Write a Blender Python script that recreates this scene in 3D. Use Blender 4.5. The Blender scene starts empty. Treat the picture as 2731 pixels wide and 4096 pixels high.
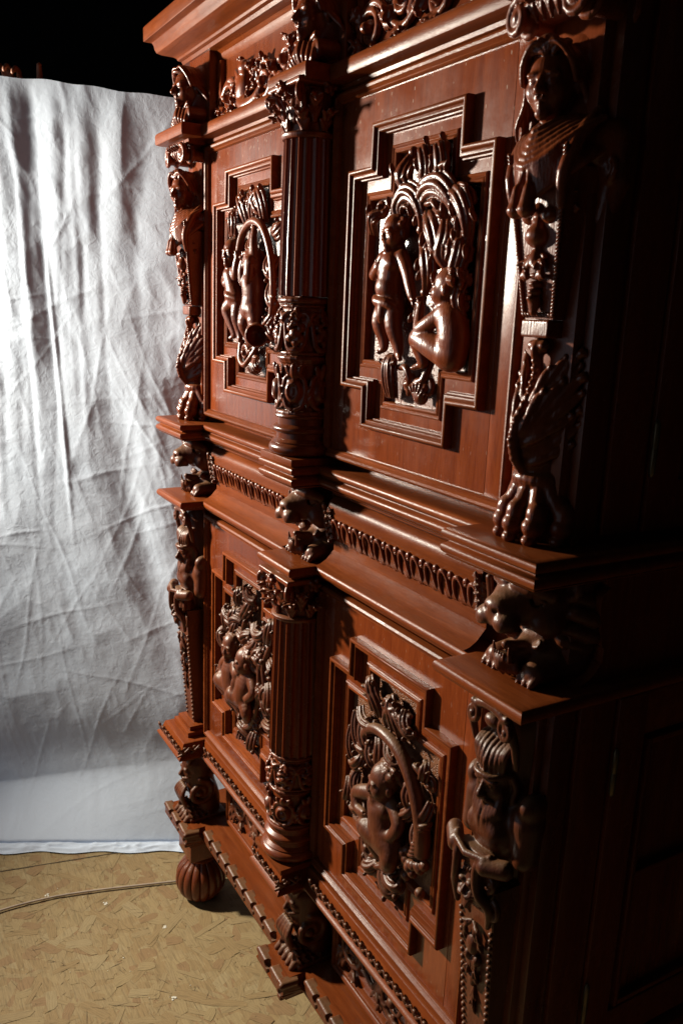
import bpy, bmesh, math, random
import numpy as np
from mathutils import Vector, Matrix, Euler
random.seed(7)
C = bpy.context.scene.collection
sc = bpy.context.scene
PI = math.pi

# ------------------------------------------------------------------ camera, world, lamp, exposure
cd = bpy.data.cameras.new('camera'); cam = bpy.data.objects.new('camera', cd); C.objects.link(cam)
cam.location = (2.3923, -0.8631, 1.8611)
cam.rotation_euler = (1.3377, -0.0386, 1.0477)
cd.sensor_fit = 'VERTICAL'; cd.sensor_height = 24.0; cd.sensor_width = 16.0
cd.lens = 24.0 * 3371.11 / 4096
cd.clip_start = 0.05; cd.clip_end = 60
cd.dof.use_dof = True; cd.dof.focus_distance = 1.75; cd.dof.aperture_fstop = 5.6
sc.camera = cam
w = bpy.data.worlds.new('World'); sc.world = w; w.use_nodes = True
bg = w.node_tree.nodes['Background']; bg.inputs[0].default_value = (0.72, 0.84, 1.0, 1); bg.inputs[1].default_value = 0.42
LAMP = Vector((-1.15, -1.60, 2.19))
ld = bpy.data.lights.new('work_lamp', 'SPOT'); lo = bpy.data.objects.new('work_lamp', ld); C.objects.link(lo)
lo.location = LAMP
lo.rotation_euler = (Vector((0.48, 0.0, 1.46)) - LAMP).to_track_quat('-Z', 'Y').to_euler()
ld.energy = 830; ld.color = (1.0, 0.925, 0.785); ld.spot_size = math.radians(99); ld.spot_blend = 1.0; ld.shadow_soft_size = 0.10
sc.view_settings.view_transform = 'Standard'; sc.view_settings.look = 'None'
sc.view_settings.exposure = 0.0; sc.view_settings.gamma = 1.0

# ------------------------------------------------------------------ materials
def nmat(name):
    m = bpy.data.materials.new(name); m.use_nodes = True
    nt = m.node_tree; b = nt.nodes['Principled BSDF']
    return m, nt, b
def N(nt, t, **kw):
    n = nt.nodes.new(t)
    for k, v in kw.items(): setattr(n, k, v)
    return n
def ramp(nt, pts):
    r = N(nt, 'ShaderNodeValToRGB'); e = r.color_ramp.elements
    while len(e) < len(pts): e.new(0.5)
    for i, (p, c) in enumerate(pts): e[i].position = p; e[i].color = (*c, 1)
    return r
def wood(name, cols, stretch=(1, 1, 1), rough=0.3, dust=0.6, bump=0.02, stipple=0.0, coat=0.0, scale=1.0, spec=0.5, flecks=False, bscale=260, crev=0.0):
    m, nt, b = nmat(name); L = nt.links.new
    tc = N(nt, 'ShaderNodeTexCoord'); mp = N(nt, 'ShaderNodeMapping'); mp.inputs['Scale'].default_value = stretch
    L(tc.outputs['Object'], mp.inputs[0])
    n1 = N(nt, 'ShaderNodeTexNoise'); n1.inputs['Scale'].default_value = 9 * scale; n1.inputs['Detail'].default_value = 7; n1.inputs['Roughness'].default_value = 0.62; n1.inputs['Distortion'].default_value = 0.7
    L(mp.outputs[0], n1.inputs['Vector'])
    r1 = ramp(nt, [(0.30, cols[0]), (0.52, cols[1]), (0.72, cols[2])]); L(n1.outputs['Fac'], r1.inputs[0])
    n2 = N(nt, 'ShaderNodeTexNoise'); n2.inputs['Scale'].default_value = 70 * scale; n2.inputs['Detail'].default_value = 3
    L(mp.outputs[0], n2.inputs['Vector'])
    mx = N(nt, 'ShaderNodeMix', data_type='RGBA', blend_type='MULTIPLY'); mx.inputs[0].default_value = 0.35
    r2 = ramp(nt, [(0.35, (0.55, 0.5, 0.45)), (0.6, (1, 1, 1))]); L(n2.outputs['Fac'], r2.inputs[0])
    L(r1.outputs[0], mx.inputs[6]); L(r2.outputs[0], mx.inputs[7])
    col = mx.outputs[2]; ro = None
    # dust that has settled on upward faces and in patches
    ge = N(nt, 'ShaderNodeNewGeometry'); sx = N(nt, 'ShaderNodeSeparateXYZ'); L(ge.outputs['Normal'], sx.inputs[0])
    mr = N(nt, 'ShaderNodeMapRange'); mr.inputs[1].default_value = 0.35; mr.inputs[2].default_value = 1.0; mr.inputs[3].default_value = 0.0; mr.inputs[4].default_value = 1.0
    L(sx.outputs[2], mr.inputs[0])
    n3 = N(nt, 'ShaderNodeTexNoise'); n3.inputs['Scale'].default_value = 22; n3.inputs['Detail'].default_value = 6; L(tc.outputs['Object'], n3.inputs['Vector'])
    r3 = ramp(nt, [(0.35, (0.25,) * 3), (0.7, (1,) * 3)]); L(n3.outputs['Fac'], r3.inputs[0])
    m1 = N(nt, 'ShaderNodeMath', operation='MULTIPLY'); L(mr.outputs[0], m1.inputs[0]); L(r3.outputs[0], m1.inputs[1])
    m2 = N(nt, 'ShaderNodeMath', operation='MULTIPLY'); L(m1.outputs[0], m2.inputs[0]); m2.inputs[1].default_value = dust
    if crev:                                              # dust lodged in the hollows of the carving
        cv = N(nt, 'ShaderNodeMapRange'); cv.inputs[1].default_value = 0.49; cv.inputs[2].default_value = 0.42; cv.inputs[4].default_value = crev; L(ge.outputs['Pointiness'], cv.inputs[0])
        m5 = N(nt, 'ShaderNodeMath', operation='MULTIPLY'); L(cv.outputs[0], m5.inputs[0]); L(r3.outputs[0], m5.inputs[1])
        m6 = N(nt, 'ShaderNodeMath', operation='MAXIMUM'); L(m2.outputs[0], m6.inputs[0]); L(m5.outputs[0], m6.inputs[1]); m2 = m6
    md = N(nt, 'ShaderNodeMix', data_type='RGBA'); L(m2.outputs[0], md.inputs[0]); L(col, md.inputs[6]); md.inputs[7].default_value = (0.20, 0.125, 0.052, 1)
    oi = N(nt, 'ShaderNodeObjectInfo'); rv = N(nt, 'ShaderNodeMapRange'); rv.inputs[3].default_value = 0.80; rv.inputs[4].default_value = 1.14; L(oi.outputs['Random'], rv.inputs[0])
    hs = N(nt, 'ShaderNodeHueSaturation'); L(rv.outputs[0], hs.inputs['Value']); L(md.outputs[2], hs.inputs['Color'])
    out = hs.outputs[0]
    if flecks:                                            # small pale scuffs in the varnish
        mf = N(nt, 'ShaderNodeMapping'); mf.inputs['Rotation'].default_value = (0, 0.7, 0); mf.inputs['Scale'].default_value = (1, 1, 0.35); L(tc.outputs['Object'], mf.inputs[0])
        vf = N(nt, 'ShaderNodeTexVoronoi'); vf.inputs['Scale'].default_value = 150; L(mf.outputs[0], vf.inputs['Vector'])
        c1 = N(nt, 'ShaderNodeMath', operation='LESS_THAN'); L(vf.outputs['Distance'], c1.inputs[0]); c1.inputs[1].default_value = 0.17
        sv = N(nt, 'ShaderNodeSeparateColor'); L(vf.outputs['Color'], sv.inputs[0])
        nl = N(nt, 'ShaderNodeTexNoise'); nl.inputs['Scale'].default_value = 3.0; L(tc.outputs['Object'], nl.inputs['Vector'])
        c2 = N(nt, 'ShaderNodeMath', operation='MULTIPLY'); L(nl.outputs['Fac'], c2.inputs[0]); c2.inputs[1].default_value = 0.75
        c3 = N(nt, 'ShaderNodeMath', operation='LESS_THAN'); L(sv.outputs[0], c3.inputs[0]); L(c2.outputs[0], c3.inputs[1])
        sz = N(nt, 'ShaderNodeSeparateXYZ'); L(tc.outputs['Object'], sz.inputs[0])
        mz = N(nt, 'ShaderNodeMapRange'); mz.inputs[1].default_value = 1.62; mz.inputs[2].default_value = 2.15; mz.inputs[3].default_value = 0.12; mz.inputs[4].default_value = 0.5; L(sz.outputs[2], mz.inputs[0])
        c4 = N(nt, 'ShaderNodeMath', operation='MULTIPLY'); L(c1.outputs[0], c4.inputs[0]); L(c3.outputs[0], c4.inputs[1])
        c5 = N(nt, 'ShaderNodeMath', operation='MULTIPLY'); L(c4.outputs[0], c5.inputs[0]); L(mz.outputs[0], c5.inputs[1])
        mk = N(nt, 'ShaderNodeMix', data_type='RGBA'); L(c5.outputs[0], mk.inputs[0]); L(out, mk.inputs[6]); mk.inputs[7].default_value = (0.45, 0.36, 0.28, 1); out = mk.outputs[2]
    L(out, b.inputs['Base Color'])
    ng = N(nt, 'ShaderNodeTexNoise'); ng.inputs['Scale'].default_value = 7; ng.inputs['Detail'].default_value = 7; ng.inputs['Roughness'].default_value = 0.7; L(tc.outputs['Object'], ng.inputs['Vector'])
    rr = N(nt, 'ShaderNodeMapRange'); rr.inputs[1].default_value = 0.3; rr.inputs[2].default_value = 0.7; rr.inputs[3].default_value = rough * 0.75; rr.inputs[4].default_value = rough * 1.35; L(ng.outputs['Fac'], rr.inputs[0])
    ra = N(nt, 'ShaderNodeMath', operation='ADD'); L(rr.outputs[0], ra.inputs[0])
    m4 = N(nt, 'ShaderNodeMath', operation='MULTIPLY'); L(m2.outputs[0], m4.inputs[0]); m4.inputs[1].default_value = 0.55; L(m4.outputs[0], ra.inputs[1])
    L(ra.outputs[0], b.inputs['Roughness'])
    b.inputs['Coat Weight'].default_value = coat; b.inputs['Coat Roughness'].default_value = 0.2
    b.inputs['Specular IOR Level'].default_value = spec
    bp = N(nt, 'ShaderNodeBump'); bp.inputs['Strength'].default_value = 1.0; bp.inputs['Distance'].default_value = 0.001 * bump * 20
    nb = N(nt, 'ShaderNodeTexNoise'); nb.inputs['Scale'].default_value = bscale; nb.inputs['Detail'].default_value = 3; L(mp.outputs[0], nb.inputs['Vector'])
    nw = N(nt, 'ShaderNodeTexNoise'); nw.inputs['Scale'].default_value = 14; nw.inputs['Detail'].default_value = 2; L(tc.outputs['Object'], nw.inputs['Vector'])
    hw_ = N(nt, 'ShaderNodeMath', operation='MULTIPLY_ADD'); L(nw.outputs['Fac'], hw_.inputs[0]); hw_.inputs[1].default_value = 3.0; L(nb.outputs['Fac'], hw_.inputs[2])
    h = hw_.outputs[0]
    if stipple:
        vo = N(nt, 'ShaderNodeTexVoronoi'); vo.inputs['Scale'].default_value = 230; L(tc.outputs['Object'], vo.inputs['Vector'])
        sm = N(nt, 'ShaderNodeMapRange'); sm.inputs[1].default_value = 0.0; sm.inputs[2].default_value = 0.45; sm.inputs[4].default_value = stipple; L(vo.outputs['Distance'], sm.inputs[0])
        h = sm.outputs[0]; bp.inputs['Distance'].default_value = 0.0025
    L(h, bp.inputs['Height']); L(bp.outputs[0], b.inputs['Normal'])
    return m
RED = [(0.120, 0.0215, 0.0048), (0.165, 0.0325, 0.0075), (0.205, 0.0440, 0.0105)]
RED2 = [(0.122, 0.0235, 0.0048), (0.165, 0.0355, 0.0076), (0.210, 0.0490, 0.0118)]
M_PANEL = wood('mahogany_panel', RED, (6, 6, 0.55), 0.165, 0.12, 0.006, spec=0.75, flecks=True)
M_RAIL = wood('mahogany_rail', RED2, (0.5, 6, 6), 0.31, 0.05, 0.010, spec=0.12)
M_POST = wood('mahogany_post', RED, (5, 5, 0.6), 0.24, 0.12, 0.008, spec=0.4)
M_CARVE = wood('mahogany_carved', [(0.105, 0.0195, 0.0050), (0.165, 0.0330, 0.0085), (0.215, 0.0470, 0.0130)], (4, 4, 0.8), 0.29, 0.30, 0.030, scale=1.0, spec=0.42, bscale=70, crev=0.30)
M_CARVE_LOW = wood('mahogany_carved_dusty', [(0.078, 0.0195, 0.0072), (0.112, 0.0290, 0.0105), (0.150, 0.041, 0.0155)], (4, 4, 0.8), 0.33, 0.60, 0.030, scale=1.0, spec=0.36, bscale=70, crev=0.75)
M_GROUND = wood('stippled_ground', [(0.10, 0.026, 0.011), (0.15, 0.040, 0.016), (0.20, 0.056, 0.024)], (1, 1, 1), 0.30, 0.4, 0.03, stipple=0.45, spec=0.8)
M_GROUND_LOW = wood('stippled_ground_dusty', [(0.13, 0.045, 0.02), (0.18, 0.07, 0.032), (0.23, 0.10, 0.05)], (1, 1, 1), 0.38, 0.9, 0.03, stipple=0.8)

def simple(name, col, rough=0.6, metal=0.0, spec=0.5):
    m, nt, b = nmat(name)
    n = N(nt, 'ShaderNodeTexNoise'); n.inputs['Scale'].default_value = 30; n.inputs['Detail'].default_value = 5
    tc = N(nt, 'ShaderNodeTexCoord'); nt.links.new(tc.outputs['Object'], n.inputs['Vector'])
    r = ramp(nt, [(0.3, tuple(c * 0.8 for c in col)), (0.7, tuple(min(1, c * 1.15) for c in col))]); nt.links.new(n.outputs['Fac'], r.inputs[0])
    nt.links.new(r.outputs[0], b.inputs['Base Color']); b.inputs['Roughness'].default_value = rough; b.inputs['Metallic'].default_value = metal
    b.inputs['Specular IOR Level'].default_value = spec
    return m
M_BRASS = simple('dull_brass', (0.16, 0.12, 0.07), 0.45, 0.8)
M_DARK = simple('dark_wall_paint', (0.012, 0.013, 0.016), 0.9)
M_SKIN = simple('skin', (0.45, 0.20, 0.12), 0.5)
M_SHIRT = simple('dark_cloth', (0.02, 0.022, 0.03), 0.9)
M_CABLE = simple('beige_cable', (0.40, 0.31, 0.23), 0.5)
M_SCREW = simple('steel_screw', (0.25, 0.25, 0.24), 0.4, 0.8)

def cloth_mat():
    m, nt, b = nmat('white_cotton'); L = nt.links.new
    tc = N(nt, 'ShaderNodeTexCoord')
    n1 = N(nt, 'ShaderNodeTexNoise'); n1.inputs['Scale'].default_value = 5; n1.inputs['Detail'].default_value = 4; L(tc.outputs['Object'], n1.inputs['Vector'])
    r = ramp(nt, [(0.3, (0.57, 0.64, 0.75)), (0.7, (0.62, 0.69, 0.80))]); L(n1.outputs['Fac'], r.inputs[0]); L(r.outputs[0], b.inputs['Base Color'])
    b.inputs['Roughness'].default_value = 0.9; b.inputs['Specular IOR Level'].default_value = 0.1
    n2 = N(nt, 'ShaderNodeTexNoise'); n2.inputs['Scale'].default_value = 420; n2.inputs['Detail'].default_value = 2; L(tc.outputs['Object'], n2.inputs['Vector'])
    n3 = N(nt, 'ShaderNodeTexNoise'); n3.inputs['Scale'].default_value = 40; n3.inputs['Detail'].default_value = 4; n3.inputs['Distortion'].default_value = 1.0; L(tc.outputs['Object'], n3.inputs['Vector'])
    ad = N(nt, 'ShaderNodeMath', operation='MULTIPLY_ADD'); L(n3.outputs['Fac'], ad.inputs[0]); ad.inputs[1].default_value = 4.0; L(n2.outputs['Fac'], ad.inputs[2])
    bp = N(nt, 'ShaderNodeBump'); bp.inputs['Distance'].default_value = 0.00022; L(ad.outputs[0], bp.inputs['Height']); L(bp.outputs[0], b.inputs['Normal'])
    return m
M_CLOTH = cloth_mat()

# ------------------------------------------------------------------ object helpers
def meshobj(name, verts, faces, mat, parent=None, smooth=30, loc=None):
    me = bpy.data.meshes.new(name); me.from_pydata([tuple(v) for v in verts], [], faces); me.update()
    bm = bmesh.new(); bm.from_mesh(me); bmesh.ops.recalc_face_normals(bm, faces=bm.faces); bm.to_mesh(me); bm.free()
    return link(name, me, mat, parent, smooth, loc)
def link(name, me, mat, parent=None, smooth=30, loc=None):
    if mat is not None and not me.materials: me.materials.append(mat)
    if smooth:
        me.shade_smooth()
        if smooth < 180: me.set_sharp_from_angle(angle=math.radians(smooth))
    o = bpy.data.objects.new(name, me); C.objects.link(o)
    if parent is not None: o.parent = parent
    if loc is not None: o.location = loc
    return o
def tag(o, label=None, cat=None, group=None, kind=None):
    for k, v in (('label', label), ('category', cat), ('group', group), ('kind', kind)):
        if v: o[k] = v
    return o
def empty(name, loc=(0, 0, 0)):
    o = bpy.data.objects.new(name, None); C.objects.link(o); o.location = loc; return o
def copy_of(o, parent, loc=None, rot=None, scale=None):
    c = o.copy(); C.objects.link(c); c.parent = parent
    if loc is not None: c.location = loc
    if rot is not None: c.rotation_euler = rot
    if scale is not None: c.scale = scale
    return c
def copy_tree(o, parent, dx):
    c = o.copy(); C.objects.link(c); c.parent = parent
    c.location = (o.location[0] + dx, o.location[1], o.location[2])
    for ch in list(o.children):
        k = ch.copy(); C.objects.link(k); k.parent = c
    return c
def box(name, x0, x1, y0, y1, z0, z1, mat, parent=None, bev=0.002):
    bm = bmesh.new(); bmesh.ops.create_cube(bm, size=1)
    for v in bm.verts:
        v.co = Vector(((x0 + x1) / 2 + v.co.x * (x1 - x0), (y0 + y1) / 2 + v.co.y * (y1 - y0), (z0 + z1) / 2 + v.co.z * (z1 - z0)))
    if bev: bmesh.ops.bevel(bm, geom=bm.edges[:], offset=bev, segments=2, profile=0.6, affect='EDGES')
    me = bpy.data.meshes.new(name); bm.to_mesh(me); bm.free()
    return link(name, me, mat, parent, 40)
def arc(cx, cy, r, a0, a1, n=5, ry=None):
    ry = r if ry is None else ry
    return [(cx + r * math.cos(math.radians(a0 + (a1 - a0) * i / n)), cy + ry * math.sin(math.radians(a0 + (a1 - a0) * i / n))) for i in range(n + 1)]
def slab(name, path, prof, mat, parent=None, smooth=35):
    """solid whose plan is an open path closed along the back; prof = (outward, z) from bottom to top"""
    n = len(path); mit = []
    for i in range(n):
        a = Vector(path[max(i - 1, 0)]); b = Vector(path[i]); c = Vector(path[min(i + 1, n - 1)])
        d1 = (b - a).normalized() if i > 0 else (c - b).normalized()
        d2 = (c - b).normalized() if i < n - 1 else d1
        n1 = Vector((d1.y, -d1.x)); n2 = Vector((d2.y, -d2.x))
        m = (n1 + n2) / max(0.2, 1 + n1.dot(n2)); mit.append(m)
    vs, fs = [], []
    for (o, z) in prof:
        for p, m in zip(path, mit): vs.append((p[0] + o * m.x, p[1] + o * m.y, z))
    R = len(prof)
    for r in range(R - 1):
        for i in range(n):
            j = (i + 1) % n
            fs.append((r * n + i, r * n + j, (r + 1) * n + j, (r + 1) * n + i))
    fs.append(tuple(reversed(range(n)))); fs.append(tuple((R - 1) * n + i for i in range(n)))
    return meshobj(name, vs, fs, mat, parent, smooth)
def frame(name, loop, prof, mat, parent=None, smooth=35):
    """closed moulding round a loop of (x,z), counter-clockwise seen from the front; prof = (inward, y) open strip"""
    n = len(loop); vs, fs = [], []
    mit = []
    for i in range(n):
        a, b, c = Vector(loop[i - 1]), Vector(loop[i]), Vector(loop[(i + 1) % n])
        d1, d2 = (b - a).normalized(), (c - b).normalized()
        n1, n2 = Vector((-d1.y, d1.x)), Vector((-d2.y, d2.x))
        mit.append((n1 + n2) / max(0.2, 1 + n1.dot(n2)))
    for (i_, y) in prof:
        for p, m in zip(loop, mit): vs.append((p[0] + i_ * m.x, y, p[1] + i_ * m.y))
    for r in range(len(prof) - 1):
        for i in range(n):
            j = (i + 1) % n
            fs.append((r * n + i, r * n + j, (r + 1) * n + j, (r + 1) * n + i))
    return meshobj(name, vs, fs, mat, parent, smooth)
def plate_with_hole(name, outer, inner, y, th, mat, parent=None):
    bm = bmesh.new(); ed = []
    for lp in (outer, inner):
        vs = [bm.verts.new((x, y, z)) for x, z in lp]
        for i in range(len(vs)): ed.append(bm.edges.new((vs[i], vs[(i + 1) % len(vs)])))
    bmesh.ops.triangle_fill(bm, use_beauty=True, use_dissolve=False, edges=ed)
    g = bmesh.ops.extrude_face_region(bm, geom=bm.faces[:])
    for v in g['geom']:
        if isinstance(v, bmesh.types.BMVert): v.co.y += th
    bmesh.ops.recalc_face_normals(bm, faces=bm.faces)
    me = bpy.data.meshes.new(name); bm.to_mesh(me); bm.free()
    return link(name, me, mat, parent, 30)
def polyface(name, loop, y, mat, parent=None):
    bm = bmesh.new(); vs = [bm.verts.new((x, y, z)) for x, z in loop]
    bmesh.ops.triangle_fill(bm, use_beauty=True, use_dissolve=False, edges=[bm.edges.new((vs[i - 1], vs[i])) for i in range(len(vs))])
    g = bmesh.ops.extrude_face_region(bm, geom=bm.faces[:])
    for v in g['geom']:
        if isinstance(v, bmesh.types.BMVert): v.co.y += 0.006
    bmesh.ops.recalc_face_normals(bm, faces=bm.faces)
    me = bpy.data.meshes.new(name); bm.to_mesh(me); bm.free()
    return link(name, me, mat, parent, 30)
def lathe(name, prof, cx, cy, mat, parent=None, n=48, mod=None, smooth=40):
    vs, fs = [], []
    for (r, z) in prof:
        for k in range(n):
            a = 2 * PI * k / n; rr = r if mod is None else mod(r, z, a)
            vs.append((cx + rr * math.cos(a), cy + rr * math.sin(a), z))
    R = len(prof)
    for i in range(R - 1):
        for k in range(n):
            j = (k + 1) % n; fs.append((i * n + k, i * n + j, (i + 1) * n + j, (i + 1) * n + k))
    fs.append(tuple(reversed(range(n)))); fs.append(tuple((R - 1) * n + k for k in range(n)))
    return meshobj(name, vs, fs, mat, parent, smooth)
_sph = None
def blobs(name, items, mat, parent=None, loc=None):
    """one small mesh of ellipsoids: items = (centre, radii, rotation matrix or None)"""
    global _sph
    if _sph is None:
        bm = bmesh.new(); bmesh.ops.create_icosphere(bm, subdivisions=2, radius=1)
        _sph = (np.array([v.co[:] for v in bm.verts]), [tuple(v.index for v in f.verts) for f in bm.faces]); bm.free()
    V, F = _sph; vs, fs = [], []
    for c, r, R in items:
        p = V * np.array(r)
        if R is not None: p = p @ np.array(R).T
        b = len(vs); vs.extend((p + np.array(c)).tolist()); fs.extend([tuple(i + b for i in f) for f in F])
    me = bpy.data.meshes.new(name); me.from_pydata(vs, [], fs); me.update()
    return link(name, me, mat, parent, 180, loc)

# ------------------------------------------------------------------ carving tool: smooth solid modelling on a grid, then surface nets
def rotm(rx=0, ry=0, rz=0): return np.array(Euler((rx, ry, rz)).to_matrix(), dtype=np.float32)
def axes(d, nrm):
    d = np.array(d, float); d /= np.linalg.norm(d) + 1e-9
    n = np.array(nrm, float); n -= d * n.dot(d); n /= np.linalg.norm(n) + 1e-9
    return np.stack([d, np.cross(n, d), n], 1)
class Carve:
    def __init__(s, lo, hi, h):
        s.lo = np.array(lo, np.float32); s.h = h
        s.n = np.ceil((np.array(hi) - s.lo) / h).astype(int) + 1
        s.d = np.full(s.n, 0.2, np.float32)
        s.ax = [s.lo[i] + h * np.arange(s.n[i], dtype=np.float32) for i in range(3)]
        s.R = np.eye(3); s.T = np.zeros(3); s.S = 1.0
    def frame(s, T=(0, 0, 0), R=None, S=1.0):
        s.T = np.array(T, float); s.R = np.eye(3) if R is None else np.array(R, float); s.S = S
    def pt(s, p): return s.R @ (np.array(p, float) * s.S) + s.T
    def _reg(s, lo, hi):
        i0 = np.maximum(np.floor((lo - s.lo) / s.h).astype(int), 0); i1 = np.minimum(np.ceil((hi - s.lo) / s.h).astype(int) + 1, s.n)
        if (i1 <= i0).any(): return None
        sl = tuple(slice(a, b) for a, b in zip(i0, i1))
        X = s.ax[0][sl[0]][:, None, None]; Y = s.ax[1][sl[1]][None, :, None]; Z = s.ax[2][sl[2]][None, None, :]
        return sl, X, Y, Z
    def _put(s, sl, v, k, cut):
        a = s.d[sl]
        if cut:
            v = -v
            if k > 0:
                h = np.maximum(k - np.abs(a - v), 0) / k; s.d[sl] = np.maximum(a, v) + h * h * k * 0.25
            else: s.d[sl] = np.maximum(a, v)
        else:
            if k > 0:
                h = np.maximum(k - np.abs(a - v), 0) / k; s.d[sl] = np.minimum(a, v) - h * h * k * 0.25
            else: s.d[sl] = np.minimum(a, v)
    def ell(s, c, r, k=0.004, R=None, cut=False):
        c = s.pt(c); r = np.maximum(np.array(r, float) * s.S, 1e-4); k = k * s.S
        M = s.R if R is None else s.R @ np.array(R, float)
        ext = np.sqrt(((M * r) ** 2).sum(1)) + k + 3 * s.h
        g = s._reg(c - ext, c + ext)
        if g is None: return
        sl, X, Y, Z = g; X = X - c[0]; Y = Y - c[1]; Z = Z - c[2]
        q = [(M[0, i] * X + M[1, i] * Y + M[2, i] * Z) / r[i] for i in range(3)]
        k0 = np.sqrt(q[0] ** 2 + q[1] ** 2 + q[2] ** 2) + 1e-6
        k1 = np.sqrt((q[0] / r[0]) ** 2 + (q[1] / r[1]) ** 2 + (q[2] / r[2]) ** 2) + 1e-6
        s._put(sl, (k0 * (k0 - 1) / k1).astype(np.float32), k, cut)
    def cap(s, a, b, ra, rb=None, k=0.004, cut=False):
        rb = ra if rb is None else rb
        a = s.pt(a); b = s.pt(b); ra *= s.S; rb *= s.S; k = k * s.S
        e = max(ra, rb) + k + 3 * s.h
        g = s._reg(np.minimum(a, b) - e, np.maximum(a, b) + e)
        if g is None: return
        sl, X, Y, Z = g; d = b - a; L2 = d.dot(d) + 1e-12
        t = np.clip(((X - a[0]) * d[0] + (Y - a[1]) * d[1] + (Z - a[2]) * d[2]) / L2, 0, 1)
        v = np.sqrt((X - a[0] - t * d[0]) ** 2 + (Y - a[1] - t * d[1]) ** 2 + (Z - a[2] - t * d[2]) ** 2) - (ra + (rb - ra) * t)
        s._put(sl, v.astype(np.float32), k, cut)
    def chain(s, pts, rad, k=0.004, cut=False, sub=0):
        pts = [np.array(p, float) for p in pts]
        if np.isscalar(rad): rad = [rad] * len(pts)
        if sub:
            P, Q = [], []
            n = len(pts)
            for i in range(n - 1):
                p0, p1, p2, p3 = pts[max(i - 1, 0)], pts[i], pts[i + 1], pts[min(i + 2, n - 1)]
                for j in range(sub):
                    t = j / sub
                    P.append(0.5 * (2 * p1 + (p2 - p0) * t + (2 * p0 - 5 * p1 + 4 * p2 - p3) * t * t + (3 * p1 - p0 - 3 * p2 + p3) * t ** 3)); Q.append(rad[i] + (rad[i + 1] - rad[i]) * t)
            P.append(pts[-1]); Q.append(rad[-1]); pts, rad = P, Q
        Q = np.array([s.pt(p) for p in pts]); rr = np.array(rad, float) * s.S; k = k * s.S
        e = rr.max() + k + 3 * s.h
        g = s._reg(Q.min(0) - e, Q.max(0) + e)
        if g is None: return
        sl, X, Y, Z = g; o0 = np.array([q.start for q in sl]); tmp = np.full([q.stop - q.start for q in sl], 0.2, np.float32)
        for i in range(len(Q) - 1):
            a, b, ra, rb = Q[i], Q[i + 1], rr[i], rr[i + 1]; d = b - a; L2 = d.dot(d) + 1e-12
            h = s._reg(np.minimum(a, b) - e, np.maximum(a, b) + e)
            if h is None: continue
            sl2, x, y, z = h; sl3 = tuple(slice(max(q.start - o, 0), q.stop - o) for q, o in zip(sl2, o0))
            t = np.clip(((x - a[0]) * d[0] + (y - a[1]) * d[1] + (z - a[2]) * d[2]) / L2, 0, 1)
            v = np.sqrt((x - a[0] - t * d[0]) ** 2 + (y - a[1] - t * d[1]) ** 2 + (z - a[2] - t * d[2]) ** 2) - (ra + (rb - ra) * t)
            tmp[sl3] = np.minimum(tmp[sl3], v)
        s._put(sl, tmp, k, cut)
    def boxs(s, c, hf, r=0.002, k=0.0, R=None, cut=False):
        c = s.pt(c); hf = np.array(hf, float) * s.S; k = k * s.S; M = s.R if R is None else s.R @ np.array(R, float)
        ext = (np.abs(M) * hf).sum(1) + k + 3 * s.h + r
        g = s._reg(c - ext, c + ext)
        if g is None: return
        sl, X, Y, Z = g; X = X - c[0]; Y = Y - c[1]; Z = Z - c[2]
        q = [np.abs(M[0, i] * X + M[1, i] * Y + M[2, i] * Z) - (hf[i] - r) for i in range(3)]
        v = np.sqrt(sum(np.maximum(a, 0) ** 2 for a in q)) + np.minimum(np.maximum(np.maximum(q[0], q[1]), q[2]), 0) - r
        s._put(sl, v.astype(np.float32), k, cut)
    def blade(s, a, b, w, th, nrm=(0, -1, 0), k=0.002, cut=False):
        a = np.array(a, float); b = np.array(b, float)
        s.ell((a + b) / 2, (np.linalg.norm(b - a) / 2 * 1.08, w / 2, th), k, axes(b - a, nrm), cut)
    def spiral(s, c, r0, turns, a0, rad, ux=(1, 0, 0), uz=(0, 0, 1), k=0.002, r1=0.12, hand=1, lift=(0, 0, 0), n=None):
        n = n or int(10 * turns) + 3; c = np.array(c, float); ux = np.array(ux, float); uz = np.array(uz, float); lift = np.array(lift, float)
        pts, rr = [], []
        for i in range(n):
            t = i / (n - 1); r = r0 * (1 - (1 - r1) * t); a = a0 + hand * t * turns * 2 * PI
            pts.append(c + r * (math.cos(a) * ux + math.sin(a) * uz) + lift * t); rr.append(rad * (1 - 0.45 * t))
        s.chain(pts, rr, k); s.ell(pts[-1], (rad * 1.2,) * 3, k)
        return pts[0]
    def leaf(s, pts, w, th=0.004, n=4, nrm=(0, -1, 0), k=0.002, vein=True):
        """acanthus leaf along a bent spine with paired lobes"""
        pts = [np.array(p, float) for p in pts]; m = len(pts); nr0 = np.array(nrm, float)
        seg = [np.linalg.norm(pts[i + 1] - pts[i]) for i in range(m - 1)]; tot = sum(seg)
        def at(t):
            d = t * tot
            for i in range(m - 1):
                if d <= seg[i] or i == m - 2:
                    u = min(1, d / seg[i]); return pts[i] + (pts[i + 1] - pts[i]) * u, (pts[i + 1] - pts[i]) / seg[i]
                d -= seg[i]
        nr = np.array(nrm, float)
        s.chain(pts, [w * 0.20 * (1 - 0.6 * i / (m - 1)) for i in range(m)], k)
        for i in range(m - 1): s.blade(pts[i], pts[i + 1], w * (0.62 - 0.25 * i / (m - 1)), th * 0.9, nr0, k)
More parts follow.
